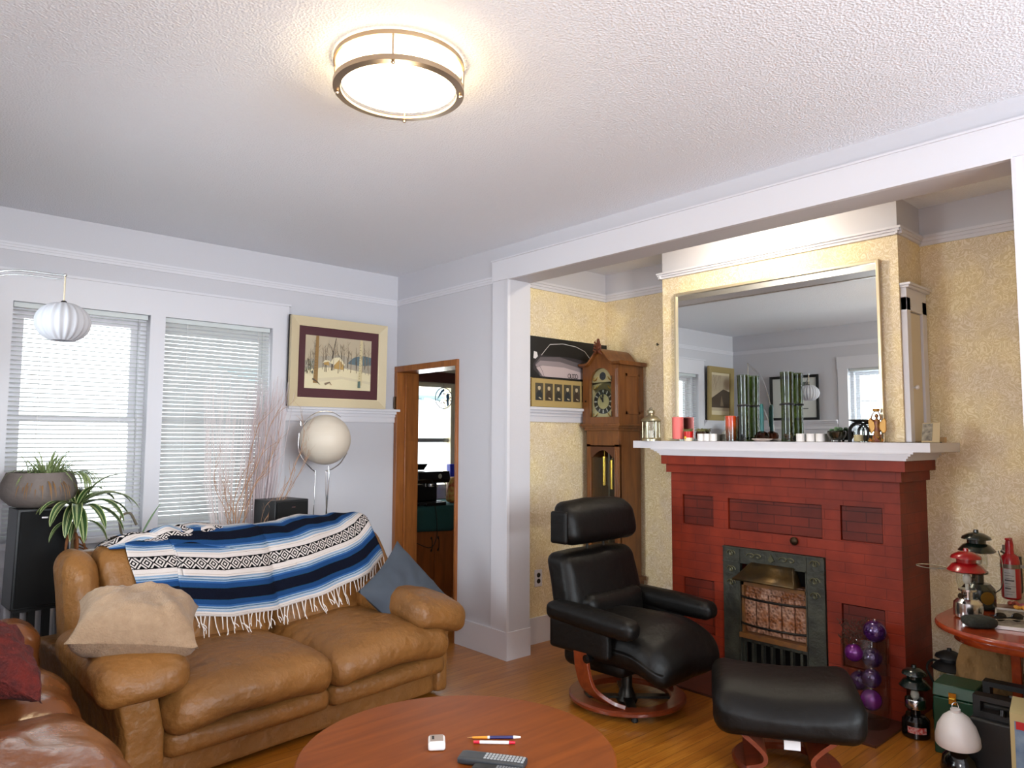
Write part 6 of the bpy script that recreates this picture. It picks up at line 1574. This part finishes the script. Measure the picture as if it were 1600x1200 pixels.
# espresso machine
em = thing('espresso_machine', 'black espresso machine with bean hopper and round gauge on the kitchen counter', 'coffee machine', (.63, .50, .833))
b = MB(); b.box(-.17, .15, -.10, .14, .0, .035); b.box(-.15, .14, -.02, .14, .035, .24); b.prism([(-.125, .2), (-.145, .235), (-.13, .305), (.14, .315), (.14, .2)], -.155, .2, 'x'); b.build('machine_body', BLACKG, em, bevel=.006)
b = MB(); b.lathe([(.045, .315), (.05, .325), (.075, .36), (.078, .372), (.06, .37), (.0001, .362)], (-.02, .04, 0), 32); b.build('bean_hopper', BLACKG, em)
b = MB(); b.lathe([(.0001, 0), (.019, 0), (.021, .004)], (.08, -.142, .262), 24, R=Rx(PI/2)); b.build('gauge', mat('gauge_face', '#9AA09A', .3), em)
b = MB(); b.lathe([(.03, 0), (.032, .02), (.03, .03)], (.04, -.06, .165), 20); b.cyl((.04, -.085, .18), (.03, -.17, .175), .008, 8)
b.cyl((-.055, -.11, .235), (-.05, -.11, .17), .005, 8); b.build('portafilter', CHROME, em)
b = MB(); b.box(-.07, .15, -.15, -.02, .0, .03); b.build('drip_tray', BLACKG, em, bevel=.003)
b = MB(); b.tube(bez([(.16, -.08, .22), (.185, -.09, .18), (.19, -.09, .08)], 6), .004, 8); b.build('steam_wand', CHROME, em)
b = MB(); b.tube(bez([(.02, -.155, .0), (.03, -.17, -.12), (.03, -.17, -.28), (-.04, -.17, -.36), (-.2, -.165, -.30)], 8), .0035, 6); b.build('power_cord', BLACK, em)
tag(rbox('blue_cup', mat('cobalt_plastic', '#1C2FC8', .4), (1.115, .72, .98), (.07, .06, .19), 0), 'cobalt blue container behind the orange patterned bag on the kitchen counter', 'container')
bpy.data.objects['blue_cup'].name = 'blue_container'
b = MB(); b.rcube((0, 0, .12), (.16, .10, .24), .04, 12, fn=lambda p, q: Vector((p.x*(1-.2*max(0, q.z)), p.y, p.z))+Vector((.006*noise.noise(p*30), 0, 0)))
tag(b.build('patterned_bag', mat('orange_pattern', '#A0431C', .6, var=(28, '#B89A4A', .25)), loc=(1.0, .52, .833), smooth=60), 'orange and red patterned bag right of the espresso machine', 'bag')
for o_ in ('blue_container',): bpy.data.objects[o_].location.z = .833; bpy.data.objects[o_].scale = (1, 1, 1.85)
# stained glass bird ring hanging in the kitchen window
sc_ = thing('suncatcher', 'round wire suncatcher with blue birds hanging in the kitchen window', 'ornament', (1.17, .93, 1.84))
b = MB(); b.torus((0, 0, 0), .105, .004, 40, rot=Rx(PI/2)); b.cyl((0, 0, .105), (0, .0, .145), .001, 5); b.build('ring', mat('dark_wire', '#4A4A4A', .5, .6), sc_)
BB = mat('blue_glass', '#4E86B8', .3)
for pl in ([(-.085, -.02), (-.06, .03), (-.03, .075), (-.0, .095), (.01, .075), (-.02, .06), (-.04, .03)], [(.03, .02), (.045, .05), (.062, .045), (.07, .01), (.06, -.03), (.065, -.07), (.045, -.085), (.04, -.04)]):
    b = MB(); b.prism([(u, v) for u, v in pl], -.002, .002, 'y'); b.build('bird', BB, sc_, smooth=0)
b = MB(); b.tube([(-.1, 0, -.03), (-.02, 0, -.02), (.1, 0, -.02)], .002, 5); b.tube([(-.06, 0, -.08), (-.02, 0, -.06), (.03, 0, -.1)], .002, 5); b.tube([(.0, 0, -.02), (.03, 0, .06), (.08, 0, .06)], .002, 5); b.build('twig', mat('brown_wire', '#7A5A3A', .6), sc_)
rg = random.Random(9); b = MB()
for k in range(26):
    a = rg.uniform(-2.6, 2.0); r_ = rg.uniform(.04, .095); b.sphere((r_*math.cos(a), 0, r_*math.sin(a)), .006, 6, sc=(1.4, .3, .8))
b.build('leaves', mat('amber_leaves', '#A8704A', .5), sc_)
